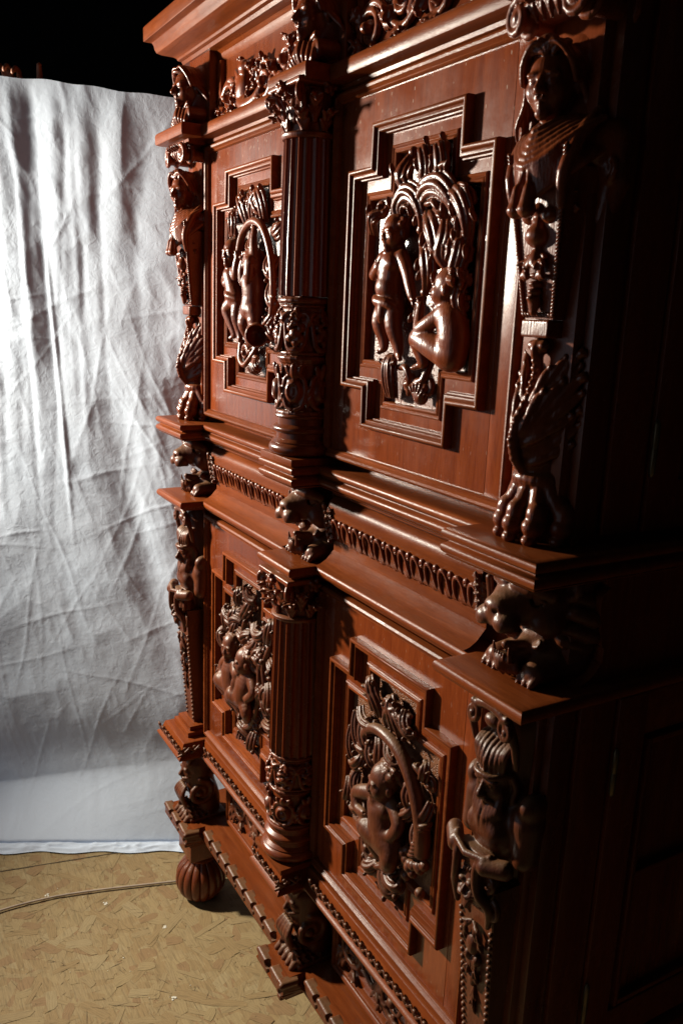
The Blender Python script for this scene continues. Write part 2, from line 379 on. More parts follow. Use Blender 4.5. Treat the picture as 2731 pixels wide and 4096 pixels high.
        for i in range(n):
            t = (i + 0.3) / n * 0.92; p, d = at(t); side = np.cross(d, nr); side /= np.linalg.norm(side) + 1e-9
            ww = w * (0.55 + 0.5 * math.sin(PI * (0.15 + 0.75 * t))) * (1 - 0.45 * t)
            ln = tot / n * 1.25
            for sg in (-1, 1):
                e = p + d * ln * 0.8 + side * sg * ww * 0.52 + nr * th * 0.3
                s.blade(p, e, ww * 0.36, th, nr, k)
        p, d = at(0.86); s.blade(p - d * tot * 0.1, pts[-1] + d * tot * 0.06, w * 0.30, th, nr, k)
        if vein:
            for i in range(m - 1): s.cap(pts[i] + nr * w * 0.16, pts[i + 1] + nr * w * 0.12, w * 0.035, w * 0.02, 0.001, True)
    def head(s, T, R, S, k=0.16, female=True, child=False):
        """carved head, half-height S, face to local -y"""
        o = (s.T, s.R, s.S); s.frame(T, R, S)
        s.ell((0, .14, .20), (.74, .84, .80), k); s.ell((0, -.16, -.26), (.58 if not child else .66, .62, .70 if not child else .6), k)
        for sg in (-1, 1):
            s.ell((sg * .34, -.48, -.24), (.26, .22, .27), k); s.ell((sg * .27, -.64, .14), (.26, .13, .10), k * .6)
            s.ell((sg * .28, -.84, -.03), (.21, .20, .12), k * .25, None, True); s.ell((sg * .27, -.62, -.03), (.17, .13, .11), k * .15)
            s.cap((sg * .10, -.74, .03), (sg * .44, -.62, .05), .045, .035, k * .2)
            s.ell((sg * .12, -.84, -.29), (.09, .10, .08), k * .3); s.ell((sg * .76, .10, -.12), (.10, .18, .25), k * .4)
        s.cap((0, -.70, .10), (0, -.95 if not child else -.84, -.24), .085, .13, k * .4)
        s.chain([(-.21, -.66, -.49), (-.08, -.79, -.45), (0, -.78, -.46), (.08, -.79, -.45), (.21, -.66, -.49)], [.03, .065, .06, .065, .03], k * .25)
        s.chain([(-.17, -.66, -.57), (0, -.77, -.59), (.17, -.66, -.57)], [.04, .075, .04], k * .25)
        s.chain([(-.22, -.72, -.52), (0, -.86, -.52), (.22, -.72, -.52)], .022, k * .1, True)
        s.ell((0, -.62, -.82), (.22, .20, .18), k); s.cap((0, .12, -.5), (0, .28, -1.35), .42, .44, k)
        s.frame(*[o[0], o[1], o[2]])
    def mesh(s, name, smooth=1):
        d = s.d; ins = d < 0; nx, ny, nz = s.n
        cnt = np.zeros((nx - 1, ny - 1, nz - 1), np.float32); acc = np.zeros((nx - 1, ny - 1, nz - 1, 3), np.float32)
        quads = []
        for axis in range(3):
            a = [slice(None)] * 3; b = [slice(None)] * 3; a[axis] = slice(0, -1); b[axis] = slice(1, None)
            da, db = d[tuple(a)], d[tuple(b)]; cr = (da < 0) != (db < 0)
            I = np.argwhere(cr); va, vb = da[cr], db[cr]; t = va / (va - vb)
            P = I.astype(np.float32); P[:, axis] += t
            o1, o2 = [(1, 2), (2, 0), (0, 1)][axis]
            cells = []
            for (e1, e2) in ((0, 0), (1, 0), (1, 1), (0, 1)):
                J = I.copy(); J[:, o1] -= e1; J[:, o2] -= e2; cells.append(J)
                ok = (J >= 0).all(1) & (J < np.array(cnt.shape)).all(1); Jo = J[ok]
                np.add.at(cnt, tuple(Jo.T), 1); np.add.at(acc, tuple(Jo.T), P[ok])
            q = np.stack(cells, 1); ok = ((q >= 0).all(2) & (q < np.array(cnt.shape)).all(2)).all(1)
            q = q[ok]; fl = (va < 0)[ok]
            idx = (q[..., 0] * (ny - 1) + q[..., 1]) * (nz - 1) + q[..., 2]
            idx[fl] = idx[fl][:, ::-1]; quads.append(idx)
        quads = np.concatenate(quads); used = np.unique(quads)
        mp = np.zeros(cnt.size, np.int64); mp[used] = np.arange(len(used))
        F = mp[quads]; V = (acc.reshape(-1, 3)[used] / cnt.reshape(-1)[used][:, None]) * s.h + s.lo
        for _ in range(smooth):
            A = np.zeros_like(V); c = np.zeros(len(V), np.float32)
            for i in range(4):
                for j in ((i + 1) % 4, (i + 3) % 4):
                    np.add.at(A, F[:, i], V[F[:, j]]); np.add.at(c, F[:, i], 1)
            V = V * 0.5 + 0.5 * A / np.maximum(c, 1)[:, None]
        vol = np.einsum('ij,ij->i', V[F[:, 0]], np.cross(V[F[:, 1]] - V[F[:, 0]], V[F[:, 2]] - V[F[:, 0]])).sum() + np.einsum('ij,ij->i', V[F[:, 0]], np.cross(V[F[:, 2]] - V[F[:, 0]], V[F[:, 3]] - V[F[:, 0]])).sum()
        if vol < 0: F = F[:, ::-1]
        me = bpy.data.meshes.new(name); me.vertices.add(len(V)); me.vertices.foreach_set('co', V.astype(np.float32).ravel())
        me.loops.add(F.size); me.loops.foreach_set('vertex_index', np.ascontiguousarray(F).astype(np.int32).ravel())
        me.polygons.add(len(F)); me.polygons.foreach_set('loop_start', np.arange(0, F.size, 4, dtype=np.int32))
        me.polygons.foreach_set('loop_total', np.full(len(F), 4, np.int32))
        me.update(); me.validate(); return me
    def obj(s, name, mat, parent=None, loc=None, smooth=1):
        return link(name, s.mesh(name, smooth), mat, parent, 180, loc)

# ------------------------------------------------------------------ floor of chipboard, dark back wall
FZ = -0.02
def osb_mat(name, tint):
    m, nt, b = nmat(name); L = nt.links.new
    tc = N(nt, 'ShaderNodeTexCoord')
    mp = N(nt, 'ShaderNodeMapping'); mp.inputs['Scale'].default_value = (4, 40, 4); L(tc.outputs['Object'], mp.inputs[0])
    n1 = N(nt, 'ShaderNodeTexNoise'); n1.inputs['Scale'].default_value = 6; n1.inputs['Detail'].default_value = 6; L(mp.outputs[0], n1.inputs['Vector'])
    r = ramp(nt, [(0.28, tuple(c * 0.72 for c in tint)), (0.5, tint), (0.75, tuple(c * 1.14 for c in tint))]); L(n1.outputs['Fac'], r.inputs[0])
    L(r.outputs[0], b.inputs['Base Color']); b.inputs['Roughness'].default_value = 0.7; b.inputs['Specular IOR Level'].default_value = 0.25
    bp = N(nt, 'ShaderNodeBump'); bp.inputs['Distance'].default_value = 0.0006; L(n1.outputs['Fac'], bp.inputs['Height']); L(bp.outputs[0], b.inputs['Normal'])
    return m
TINTS = [(0.275, 0.194, 0.092), (0.290, 0.208, 0.100), (0.260, 0.176, 0.081), (0.300, 0.222, 0.113), (0.277, 0.197, 0.096), (0.245, 0.153, 0.072)]
OSB = [osb_mat('wood_strand_tone', t) for t in TINTS]
floor = meshobj('floor', [(-6, -6, FZ), (6, -6, FZ), (6, 8, FZ), (-6, 8, FZ)], [(0, 1, 2, 3)], OSB[0], None, 0); tag(floor, kind='structure')
def strand_outline(rnd, ln, wd):
    pts = []
    for (u, v) in ((-1, -.8), (-.5, -1), (.4, -.95), (1, -.7), (1.06, .3), (.8, .9), (-.2, 1), (-.95, .75)):
        pts.append((u * ln / 2 * rnd.uniform(.86, 1.1), v * wd / 2 * rnd.uniform(.75, 1.15)))
    return pts
rnd = random.Random(5)
protos = []
for k in range(18):
    pts = strand_outline(rnd, rnd.uniform(.04, .13), rnd.uniform(.012, .042)); n = len(pts)
    vs = [(x, y, 0.0) for x, y in pts] + [(x * .985, y * .95, 0.00008) for x, y in pts]
    fs = [tuple(n + i for i in range(n))] + [(i, (i + 1) % n, n + (i + 1) % n, n + i) for i in range(n)]
    me = bpy.data.meshes.new('wood_strand'); me.from_pydata(vs, [], fs); me.materials.append(OSB[rnd.choice([0, 0, 1, 1, 2, 2, 3, 4, 5])]); protos.append(me)
def in_view(x, y): return x < 0.10 + 0.62 * (y + 0.72) / 0.75 * 1.15 + 0.22 and x > -0.42 + (y + .6) * .35
cnt = 0; extra = []
zz = 0.0002
while cnt < 290 or len(extra) < 3200:
    x, y = rnd.uniform(-0.45, 0.95), rnd.uniform(-0.80, 0.28)
    a = rnd.gauss(0.55, 0.55) + rnd.choice((0, 0, PI / 2)); me = rnd.choice(protos)
    if len(extra) < 3200: extra.append((x, y, a, me, rnd.uniform(0.0001, 0.0012))); continue
    if not in_view(x, y): continue
    o = bpy.data.objects.new('wood_strand', me); C.objects.link(o); o.parent = floor
    o.location = (x, y, FZ + 0.0013 + cnt * 0.000003); o.rotation_euler = (0, 0, a)
    s_ = rnd.uniform(.75, 1.15); o.scale = (s_, s_, 1); cnt += 1
bm = bmesh.new(); slots = list(OSB)
for x, y, a, me, z in extra:
    ca, sa = math.cos(a), math.sin(a); vs = []
    for v in me.vertices: vs.append(bm.verts.new((x + v.co.x * ca - v.co.y * sa, y + v.co.x * sa + v.co.y * ca, FZ + z + v.co.z)))
    for p in me.polygons:
        f = bm.faces.new([vs[i] for i in p.vertices]); f.material_index = slots.index(me.materials[0])
me = bpy.data.meshes.new('pressed_strands')
bm.to_mesh(me); bm.free()
for m_ in slots: me.materials.append(m_)
o = bpy.data.objects.new('pressed_strands', me); C.objects.link(o); o.parent = floor; o['kind'] = 'stuff'
# paint flecks and the joint between two boards
M_PAINT = simple('white_paint_fleck', (0.62, 0.58, 0.48), 0.6)
fl = []
for k in range(34):
    x, y = rnd.uniform(-0.35, 0.5), rnd.uniform(-0.75, 0.05); r = rnd.choice([.001, .0015, .002, .003, .006])
    for q in range(1 if r < .004 else 6):
        fl.append(((x + (rnd.uniform(-r, r) if r > .004 else 0), y + (rnd.uniform(-r, r) if r > .004 else 0), FZ + .0025), (r * rnd.uniform(.4, .7), r * rnd.uniform(.4, .7), .0006), None))
o = blobs('paint_flecks', fl, M_PAINT, floor); o['kind'] = 'stuff'
M_SLIT = simple('dark_slit', (0.12, 0.082, 0.042), 0.9)
sv, sf = [], []
for k in range(420):
    x, y = rnd.uniform(-0.4, 0.85), rnd.uniform(-0.8, 0.1); a = rnd.gauss(0.6, 0.7); L_ = rnd.choice([.003, .006, .010, .018, .03]); wv = rnd.uniform(.0003, .0010); c_, s_ = math.cos(a), math.sin(a); b_ = len(sv)
    for (u, v) in ((-L_, 0), (0, -wv), (L_, 0), (0, wv)): sv.append((x + u * c_ - v * s_, y + u * s_ + v * c_, FZ + .00245))
    sf.append((b_, b_ + 1, b_ + 2, b_ + 3))
o = meshobj('slits', sv, sf, M_SLIT, floor, 0); o['kind'] = 'stuff'
M_GAP = simple('dark_joint', (0.05, 0.035, 0.02), 0.9)
d = Vector((0.085, 0.42)).normalized(); nrm = Vector((-d.y, d.x)) * 0.0016; p0 = Vector((-0.36, -0.86)); p1 = p0 + d * 1.05
box_v = [(p0.x + nrm.x, p0.y + nrm.y, FZ + .0030), (p1.x + nrm.x, p1.y + nrm.y, FZ + .0030), (p1.x - nrm.x, p1.y - nrm.y, FZ + .0030), (p0.x - nrm.x, p0.y - nrm.y, FZ + .0030)]
meshobj('board_joint', box_v, [(0, 1, 2, 3)], M_GAP, floor, 0)
def wallq(name, vs): return tag(meshobj(name, vs, [(0, 1, 2, 3)], M_DARK, None, 0), kind='structure')
wallq('back_wall', [(-6, 5.5, FZ), (5, 5.5, FZ), (5, 5.5, 7), (-6, 5.5, 7)])
wallq('left_wall', [(-5.5, -4, FZ), (-5.5, 5.5, FZ), (-5.5, 5.5, 7), (-5.5, -4, 7)])
wallq('added_front_wall', [(-6, -4, 3.2), (5, -4, 3.2), (5, -4, 7), (-6, -4, 7)])  # added unseen wall in three pieces; its gap narrows the ambient light
wallq('added_front_wall', [(-6, -4, FZ), (-2.4, -4, FZ), (-2.4, -4, 3.2), (-6, -4, 3.2)])
wallq('added_front_wall', [(2.2, -4, FZ), (5, -4, FZ), (5, -4, 3.2), (2.2, -4, 3.2)])
wallq('added_right_wall', [(4.5, -4, FZ), (4.5, 5.5, FZ), (4.5, 5.5, 7), (4.5, -4, 7)])  # added unseen wall, keeps ambient light off the cabinet's right side
wallq('ceiling', [(-6, -4, 5.0), (5, -4, 5.0), (5, 5.6, 5.0), (-6, 5.6, 5.0)])

# ------------------------------------------------------------------ white sheet held up at the left end
nz_r = np.random.RandomState(3)
def vnoise(u, v, seed):
    r = np.random.RandomState(seed).rand(64, 64).astype(np.float32)
    ui, vi = np.floor(u).astype(int), np.floor(v).astype(int); fu, fv = u - ui, v - vi
    fu = fu * fu * (3 - 2 * fu); fv = fv * fv * (3 - 2 * fv)
    g = lambda a, b: r[a % 64, b % 64]
    return (g(ui, vi) * (1 - fu) + g(ui + 1, vi) * fu) * (1 - fv) + (g(ui, vi + 1) * (1 - fu) + g(ui + 1, vi + 1) * fu) * fv
SA = Vector((-0.604, -0.425)); SB = Vector((-0.255, 0.060)); SD = (SB - SA).normalized(); SN = Vector((SD.y, -SD.x))   # SN faces the camera
SL = (SB - SA).length
def sheet():
    ns, nzz = 300, 620
    s = np.linspace(-0.45, SL + 0.42, ns)[:, None]; z = np.linspace(2.475, FZ + 0.003, nzz)[None, :]
    s, z = np.broadcast_arrays(s, z); s = s.copy(); z = z.copy()
    top = np.clip((z - 0.9) / 1.4, 0, 1)
    n = np.zeros_like(s)
    def fold(s0, slope, z0, wd, amp, za, zb, asym=0.0):
        c = s0 + slope * (z0 - z); t = (s - c) / wd
        env = np.clip((z - za) / 0.35, 0, 1) * np.clip((zb - z) / 0.12 + 0.2, 0, 1)
        return 0.40 * amp * np.exp(-t * t) * (1 + asym * np.tanh(2 * t)) * env
    n += fold(0.085, 0.055, 2.45, 0.030, 0.012, 1.35, 2.5, -.3); n -= fold(0.140, 0.06, 2.45, 0.020, 0.007, 1.4, 2.5)
    n += fold(0.215, 0.03, 2.3, 0.03, 0.008, 1.7, 2.5); n -= fold(0.355, -0.02, 2.3, 0.02, 0.010, 1.9, 2.42)
    n += fold(0.300, 0.0, 2.3, 0.035, 0.009, 1.85, 2.5); n += fold(0.420, -0.03, 2.3, 0.03, 0.010, 1.9, 2.5)
    n -= fold(0.49, -0.12, 2.2, 0.03, 0.006, 1.8, 2.4); n += fold(0.02, .05, 2.3, .05, .02, 1.5, 2.5)
    for k in range(26):
        n += fold(nz_r.uniform(-.2, SL + .2), nz_r.uniform(-.08, .08), 2.2, nz_r.uniform(.008, .02), nz_r.choice((-1, 1)) * nz_r.uniform(.0012, .0032), nz_r.uniform(0.9, 1.9), nz_r.uniform(2.2, 2.5))
    n += fold(0.145, 0.065, 2.45, 0.008, 0.007, 1.0, 2.0); n += fold(0.47, 0.17, 1.75, 0.09, 0.020, 0.5, 1.75); n -= fold(0.33, 0.22, 1.75, 0.07, 0.016, 0.5, 1.6)
    n += fold(0.30, 0.30, 1.2, 0.14, 0.015, 0.3, 1.2)
    for k in range(120):                                   # creases from the folded cloth, thin and sharp
        a = nz_r.rand(); s0 = nz_r.uniform(-0.3, SL + .3); z0 = nz_r.uniform(0.02, 2.4); ang = nz_r.choice([nz_r.normal(1.1, .25), nz_r.normal(1.95, .3), nz_r.normal(0.25, .25)])
        ln = nz_r.uniform(0.08, 0.32); u = (s - s0) * math.cos(ang) + (z - z0) * math.sin(ang); v = -(s - s0) * math.sin(ang) + (z - z0) * math.cos(ang)
        v = v + 0.005 * np.sin(u * 14 + a * 6)
        n += nz_r.uniform(.0004, .0013) * np.exp(-np.abs(v) / nz_r.uniform(.003, .008)) * np.exp(-(u / ln) ** 2)
    for sc_, am, sd in ((6, .006, 1), (14, .0020, 2), (34, .0006, 3)):
        u = s * sc_ + z * sc_ * .35; v = z * sc_ * 0.55 - s * sc_ * .25 + 9
        w_ = vnoise(u + 20, v + 20, sd); n += am * (1 - np.abs(2 * w_ - 1)) * (0.6 + 0.6 * vnoise(s * 5 + 9, z * 4 + 9, sd + 10))
    low = np.clip((0.62 - z) / 0.62, 0, 1)
    n += 0.003 * np.exp(-((z - 0.66 + s * .25) / 0.22) ** 2) - 0.009 * np.exp(-((z - (0.20 + .24 * s)) / 0.11) ** 2) + 0.004 * np.exp(-((z - (0.36 + .24 * s)) / 0.12) ** 2)
    fl = 0.085 + 0.10 * (1 - s / SL); hh_ = np.maximum(0.13 + .24 * s, .05); n += fl * np.clip((hh_ - z) / hh_, 0, 1) ** 1.6
    zt = 2.475 + 0.045 * (1 - s / SL) + 0.006 * np.sin(s * 9) + 0.002 * np.sin(s * 40)
    z = FZ + .003 + (z - FZ - .003) * (zt - FZ) / (2.475 - FZ)
    X = SA.x + SD.x * s + SN.x * n; Y = SA.y + SD.y * s + SN.y * n
    V = np.stack([X, Y, z], -1).reshape(-1, 3)
    # a last flat strip lying on the floor
    m = 14; ex = []
    for j in range(1, m + 1):
        t = j / m; off = 0.05 * t + 0.006 * np.sin(s[:, 0] * 30) * t; h = FZ + .006 + 0.013 * (1 - np.abs(2 * vnoise(s[:, 0] * 26 + 3, np.full(ns, t * 4 + 2), 8) - 1)) * math.sin(PI * min(1, t + .05)) + 0.004 * (t < .15)
        off = off + n[:, -1]
        ex.append(np.stack([SA.x + SD.x * s[:, 0] + SN.x * off, SA.y + SD.y * s[:, 0] + SN.y * off, h], -1))
    nt_ = nzz + m
    G = np.concatenate([V.reshape(ns, nzz, 3), np.stack(ex, 1)], 1)
    i, j = np.meshgrid(np.arange(ns - 1), np.arange(nt_ - 1), indexing='ij'); q = np.stack([i * nt_ + j, (i + 1) * nt_ + j, (i + 1) * nt_ + j + 1, i * nt_ + j + 1], -1).reshape(-1, 4)
    me = bpy.data.meshes.new('sheet'); me.from_pydata(G.reshape(-1, 3).tolist(), [], q.tolist()); me.update()
    return link('white_sheet', me, M_CLOTH, None, 180)
tag(sheet(), 'creased white cotton sheet hanging beside the cabinet down to the floor', 'sheet')

# ------------------------------------------------------------------ cable on the floor
def tube(name, pts, r, mat, parent=None):
    cu = bpy.data.curves.new(name, 'CURVE'); cu.dimensions = '3D'; cu.bevel_depth = r; cu.bevel_resolution = 3
    sp = cu.splines.new('NURBS'); sp.points.add(len(pts) - 1); sp.use_endpoint_u = True; sp.order_u = 4
    for p, q in zip(sp.points, pts): p.co = (*q, 1)
    ob = bpy.data.objects.new(name, cu); dg = bpy.context.evaluated_depsgraph_get(); C.objects.link(ob)
    dg.update(); me = bpy.data.meshes.new_from_object(ob.evaluated_get(dg)); C.objects.unlink(ob); bpy.data.objects.remove(ob); me.name = name
    return link(name, me, mat, parent, 180)
zc = FZ + 0.0085
tag(tube('floor_cable', [(-0.02, -1.05, zc), (-0.07, -0.80, zc), (-0.088, -0.66, zc), (-0.095, -0.56, zc), (-0.087, -0.45, zc), (-0.069, -0.36, zc), (-0.038, -0.248, zc), (-0.002, -0.133, zc), (.03, -.03, zc), (0.06, 0.06, zc), (0.08, 0.2, zc)], 0.0036, M_CABLE), 'thin beige cable lying across the chipboard floor to the round foot', 'cable')

# ------------------------------------------------------------------ the person behind the sheet: fingertips grip its top edge
def person():
    S = Carve((-0.34, -0.10, -0.02), (0.36, 0.42, 2.53), 0.0065)
    by = 0.20
    S.chain([(0, by, .95), (0, by, 1.15), (0, by, 1.35), (0, by, 1.55)], [.13, .125, .14, .10], .05); S.ell((0, by, 1.45), (.20, .10, .12), .05)
    for sg in (-1, 1):
        S.chain([(sg * .09, by, .92), (sg * .10, by - .02, .50), (sg * .10, by + .01, .09)], [.085, .06, .045], .03); S.cap((sg * .10, by + .03, .03), (sg * .11, by - .09, .02), .042, .032, .02)
    S.cap((0, by, 1.55), (0, by - .01, 1.70), .055, .05, .03); S.ell((0, by - .02, 1.79), (.078, .095, .115), .02); S.ell((0, by - .115, 1.77), (.016, .02, .02), .01)
    hands = ((-0.10, 2.40), (0.22, 2.40))
    for sg, (hx, hz) in zip((-1, 1), hands):
        S.chain([(sg * .19, by, 1.53), (sg * .235, by - .03, 1.83), (hx + .01 * sg, by - .10, 2.19), (hx, by - .13, hz)], [.055, .047, .036, .028], .02)
        S.ell((hx, by - .135, hz + .035), (.042, .016, .045), .01)
    S2 = S
    for hx, fs in ((-0.10, (-0.126, -0.107, -0.086, -0.066)), (0.22, (0.165, 0.190, 0.214, 0.242))):
        for q, fx in enumerate(fs):
            zt = 2.497 + (.004, .0075, .006, 0.0)[q]
            S2.chain([(hx + (fx - hx) * .8, by - .145, 2.45), (fx, by - .165, zt - .004), (fx, by - .188, zt), (fx, by - .208, zt - .016)], [.010, .0095, .0088, .0078], .004)
        S2.chain([(hx + .03, by - .14, 2.42), (hx + .085, by - .160, 2.470), (hx + .095, by - .182, 2.507)], [.012, .0105, .0092], .006)
    me = S.mesh('person', 1)
    me.materials.append(M_SKIN); me.materials.append(M_SHIRT)
    co = np.zeros(len(me.vertices) * 3, np.float32); me.vertices.foreach_get('co', co); co = co.reshape(-1, 3)
    mi = np.array([1 if (co[p.vertices[0], 2] < 1.60 or (co[p.vertices[0], 2] < 2.32 and abs(co[p.vertices[0], 0]) > .095)) else 0 for p in me.polygons], np.int32)
    me.polygons.foreach_set('material_index', mi)
    o = link('person', me, None, None, 180)
    base = SA - SD * 0.150 - SN * 0.006
    o.location = (base.x, base.y, 0.052); o.rotation_euler = (0, 0, math.atan2(SD.y, SD.x))
    tag(o, 'person hidden behind the white sheet with fingertips gripping its top edge', 'person')
person()

# ------------------------------------------------------------------ the carved cabinet: carcass, ledges, doors
cab = tag(empty('carved_cabinet', (0.8, 0.0, FZ)), 'tall carved mahogany cabinet with four relief doors, lion heads and turned columns', 'cabinet')
cab.location = (0, 0, 0)
W = 1.6; XS = (0.105, 0.80, 1.495); MID = ((0.21, 0.72), (0.88, 1.39))
def bpath(yb, yr, back=0.52, xin=0.0, xr=W):
    return [(xin, back), (xin, yb), (0.21, yb), (0.21, yr), (0.72, yr), (0.72, yb), (0.88, yb), (0.88, yr), (1.39, yr), (1.39, yb), (xr, yb), (xr, back)]
box('carcass', 0.045, 1.555, 0.032, 0.50, 0.545, 2.47, M_POST, cab)
# right side: stiles, recessed panels, hinges
for z0, z1 in ((0.60, 1.29), (1.56, 2.28)):
    box('side_stile', 1.553, 1.566, 0.06, 0.135, z0, z1, M_POST, cab)
    box('side_stile', 1.553, 1.572, 0.139, 0.205, z0, z1, M_POST, cab)
    box('side_stile', 1.553, 1.572, 0.43, 0.50, z0, z1, M_POST, cab)
    for a, b in ((z0, z0 + .075), (z1 - .075, z1)): box('side_rail', 1.553, 1.570, 0.2055, 0.4295, a, b, M_RAIL, cab)
    zm = (z0 + z1) / 2
    frm = box('side_panel', 1.553, 1.560, 0.20, 0.435, z0 + .07, z1 - .07, M_PANEL, cab)
    for (ya, yb_, za, zb_) in ((.215, .225, z0 + .085, z1 - .085), (.41, .42, z0 + .085, z1 - .085)): box('panel_moulding', 1.558, 1.575, ya, yb_, za, zb_, M_POST, cab)
    for za in (z0 + .085, zm, z1 - .095): box('panel_moulding', 1.558, 1.574, .2255, .4095, za, za + .010, M_RAIL, cab)
    for zh in (z0 + .09, z1 - .16):
        hg = lathe('hinge', [(.0015, zh - .006), (.004, zh - .002), (.005, zh), (.005, zh + .034), (.0044, zh + .0355), (.0044, zh + .037), (.005, zh + .0385), (.005, zh + .072), (.004, zh + .074), (.0015, zh + .079)], 1.5765, 0.137, M_BRASS, cab, 14)
# ledges between the storeys
slab('upper_ledge', bpath(-.095, -.03), [(-.026, 1.4985), (-.012, 1.5005), (-.006, 1.5045)] + arc(-.0095, 1.5150, .0095, -85, 80, 6) + [(-.0095, 1.5262), (-.0105, 1.5282)] + arc(-.0095, 1.5378, .0095, -80, 80, 6) + [(-.012, 1.5475), (-.03, 1.5480)], M_RAIL, cab)
slab('middle_ledge', bpath(-.095, -.03), [(-.030, 1.300), (-.014, 1.3025), (-.012, 1.3075)] + arc(-.0115, 1.3195, .0115, -80, 85, 7) + [(-.014, 1.3315), (-.04, 1.332)], M_RAIL, cab)
slab('top_ledge', bpath(-.087, -.035), [(-.036, 2.268), (-.030, 2.2715), (-.0285, 2.2775), (-.008, 2.279), (-.002, 2.2815), (0, 2.286), (0, 2.3035), (-.002, 2.3085), (-.006, 2.3115), (-.03, 2.3125)], M_RAIL, cab)
lowl = slab('lower_ledge', bpath(-.103, -.035), [(-.03, 0.532), (-.006, 0.535), (-.001, 0.538), (0, 0.5425), (-.003, 0.547), (-.008, 0.550), (-.014, 0.562), (-.018, 0.574), (-.021, 0.5815), (-.025, 0.584), (-.034, 0.586)], M_RAIL, cab)
plat = slab('platform', bpath(-.085, -.031), [(-.034, 0.218), (-.022, 0.220), (-.020, 0.232), (-.014, 0.236), (-.006, 0.243), (-.004, 0.25), (-.010, 0.262), (-.014, 0.270), (-.016, 0.282), (-.018, 0.2855), (-.03, 0.286)], M_RAIL, cab)
# frieze between the storeys, swelling outwards
fz = [(-.0335, 1.3322), (-.020, 1.3355), (-.006, 1.344), (.008, 1.3595), (.0115, 1.363), (.012, 1.386), (.0085, 1.388), (.006, 1.391), (.0035, 1.405), (0, 1.425), (-.0035, 1.442), (-.005, 1.455), (-.0045, 1.466), (.000, 1.474), (.008, 1.479), (.014, 1.481), (.008, 1.484), (.004, 1.488), (.004, 1.494), (.012, 1.497), (.012, 1.503)]
FR = []
for a, b in ((0.2105, 0.7195), (0.8805, 1.3895)):
    vs = []; n = len(fz)
    for x in (a, b):
        for (y, z) in fz: vs.append((x, y, z))
    fs = [(i, i + 1, n + i + 1, n + i) for i in range(n - 1)]
    FR.append(meshobj('gadroon_frieze', vs, fs, M_RAIL, cab, 35))
for x0, x1, y0 in ((1.425, 1.575, .075), (0.03, 0.175, .085), (0.73, 0.87, .085)):
    vs = []; n = len(fz)
    for x in (x0, x1):
        for (y, z) in fz: vs.append((x, y + y0 - .004, z))
    for x in (x0, x1):
        vs.append((x, .5, 1.331)); vs.append((x, .5, 1.503))
    fs = [(i, i + 1, n + i + 1, n + i) for i in range(n - 1)] + [tuple(range(n)) + (2 * n + 1, 2 * n), tuple(range(n, 2 * n)) + (2 * n + 3, 2 * n + 2)]
    meshobj('frieze_block', vs, fs, M_POST, cab, 35)
# cornice
cpath = [(0.05, .52), (0.05, 0.05), (1.55, 0.05), (1.55, .52)]
slab('cornice', cpath, [(0, 2.44), (.007, 2.446), (.009, 2.455), (.014, 2.460), (.017, 2.470), (.024, 2.478), (.026, 2.486), (.034, 2.4925), (.055, 2.495), (.058, 2.503), (.066, 2.506), (.068, 2.511), (.076, 2.516), (.082, 2.5175), (.100, 2.522), (.110, 2.527), (.1145, 2.536), (.116, 2.545), (.120, 2.553), (.124, 2.5555), (.137, 2.557), (.138, 2.559), (.138, 2.592), (.134, 2.597), (.060, 2.599), (.060, 2.66)], M_RAIL, cab, 30)
for a, b in MID: box('frieze_panel', a - .03, b + .03, .035, .06, 2.31, 2.45, M_GROUND, cab, 0)
for x in XS:
    box('frieze_post', x - .072, x + .072, .0, .08, 2.3125, 2.4955, M_POST, cab)
    for sg in (-1, 1): box('frieze_post', x + sg * .087 - .011, x + sg * .087 + .011, .02, .06, 2.3125, 2.47, M_POST, cab)
# posts behind herms and columns
for x in XS:
    box('post', x - .066, x + .066, .006, .05, 1.548, 2.275, M_POST, cab); box('post', x - .066, x + .066, .010, .05, .586, 1.302, M_POST, cab)
for x in (0.105, 1.495):
    box('post', x - .05, x + .05, -.012, .02, 1.548, 2.275, M_POST, cab); box('post', x - .05, x + .05, -.004, .02, .600, 1.302, M_POST, cab)
    box('herm_base', x - .062, x + .062, -.060, .03, .5865, .602, M_RAIL, cab); box('herm_base', x - .052, x + .052, -.05, .03, .6022, .616, M_RAIL, cab)

# ------------------------------------------------------------------ doors
DX = (0.457, 1.143)
def cross(cx, cz, hw, aw, hh, ah):
    return [(cx - hw, cz - ah), (cx - aw, cz - ah), (cx - aw, cz - hh), (cx + aw, cz - hh), (cx + aw, cz - ah), (cx + hw, cz - ah), (cx + hw, cz + ah), (cx + aw, cz + ah), (cx + aw, cz + hh), (cx - aw, cz + hh), (cx - aw, cz + ah), (cx - hw, cz + ah)]
def rect(x0, x1, z0, z1): return [(x0, z0), (x1, z0), (x1, z1), (x0, z1)]
OUT = [(0, .001), (0, -.0125)] + [(.0045 - .0045 * math.cos(t), -.0125 - .0045 * math.sin(t)) for t in (.5, 1.0, 1.57, 2.1, 2.7)] + [(.0095, -.0115), (.0105, -.0105), (.013, -.0112), (.0155, -.0105), (.017, -.0075), (.0175, -.002), (.0195, -.0015), (.0205, .001), (.0208, .006), (.023, .0065)]
INN = [(.040, .007), (.041, .0035), (.0435, .0020), (.046, .0032), (.0475, .0045), (.0495, .0030), (.052, .0022), (.0545, .0035), (.0555, .0065), (.056, .0185)]
BOL = [(-.014, .004), (-.014, -.006), (-.012, -.011), (-.008, -.0135), (-.004, -.0125), (-.001, -.009), (.001, -.007), (.003, -.0075), (.005, -.005), (.0055, .001)]
DOORS = {}
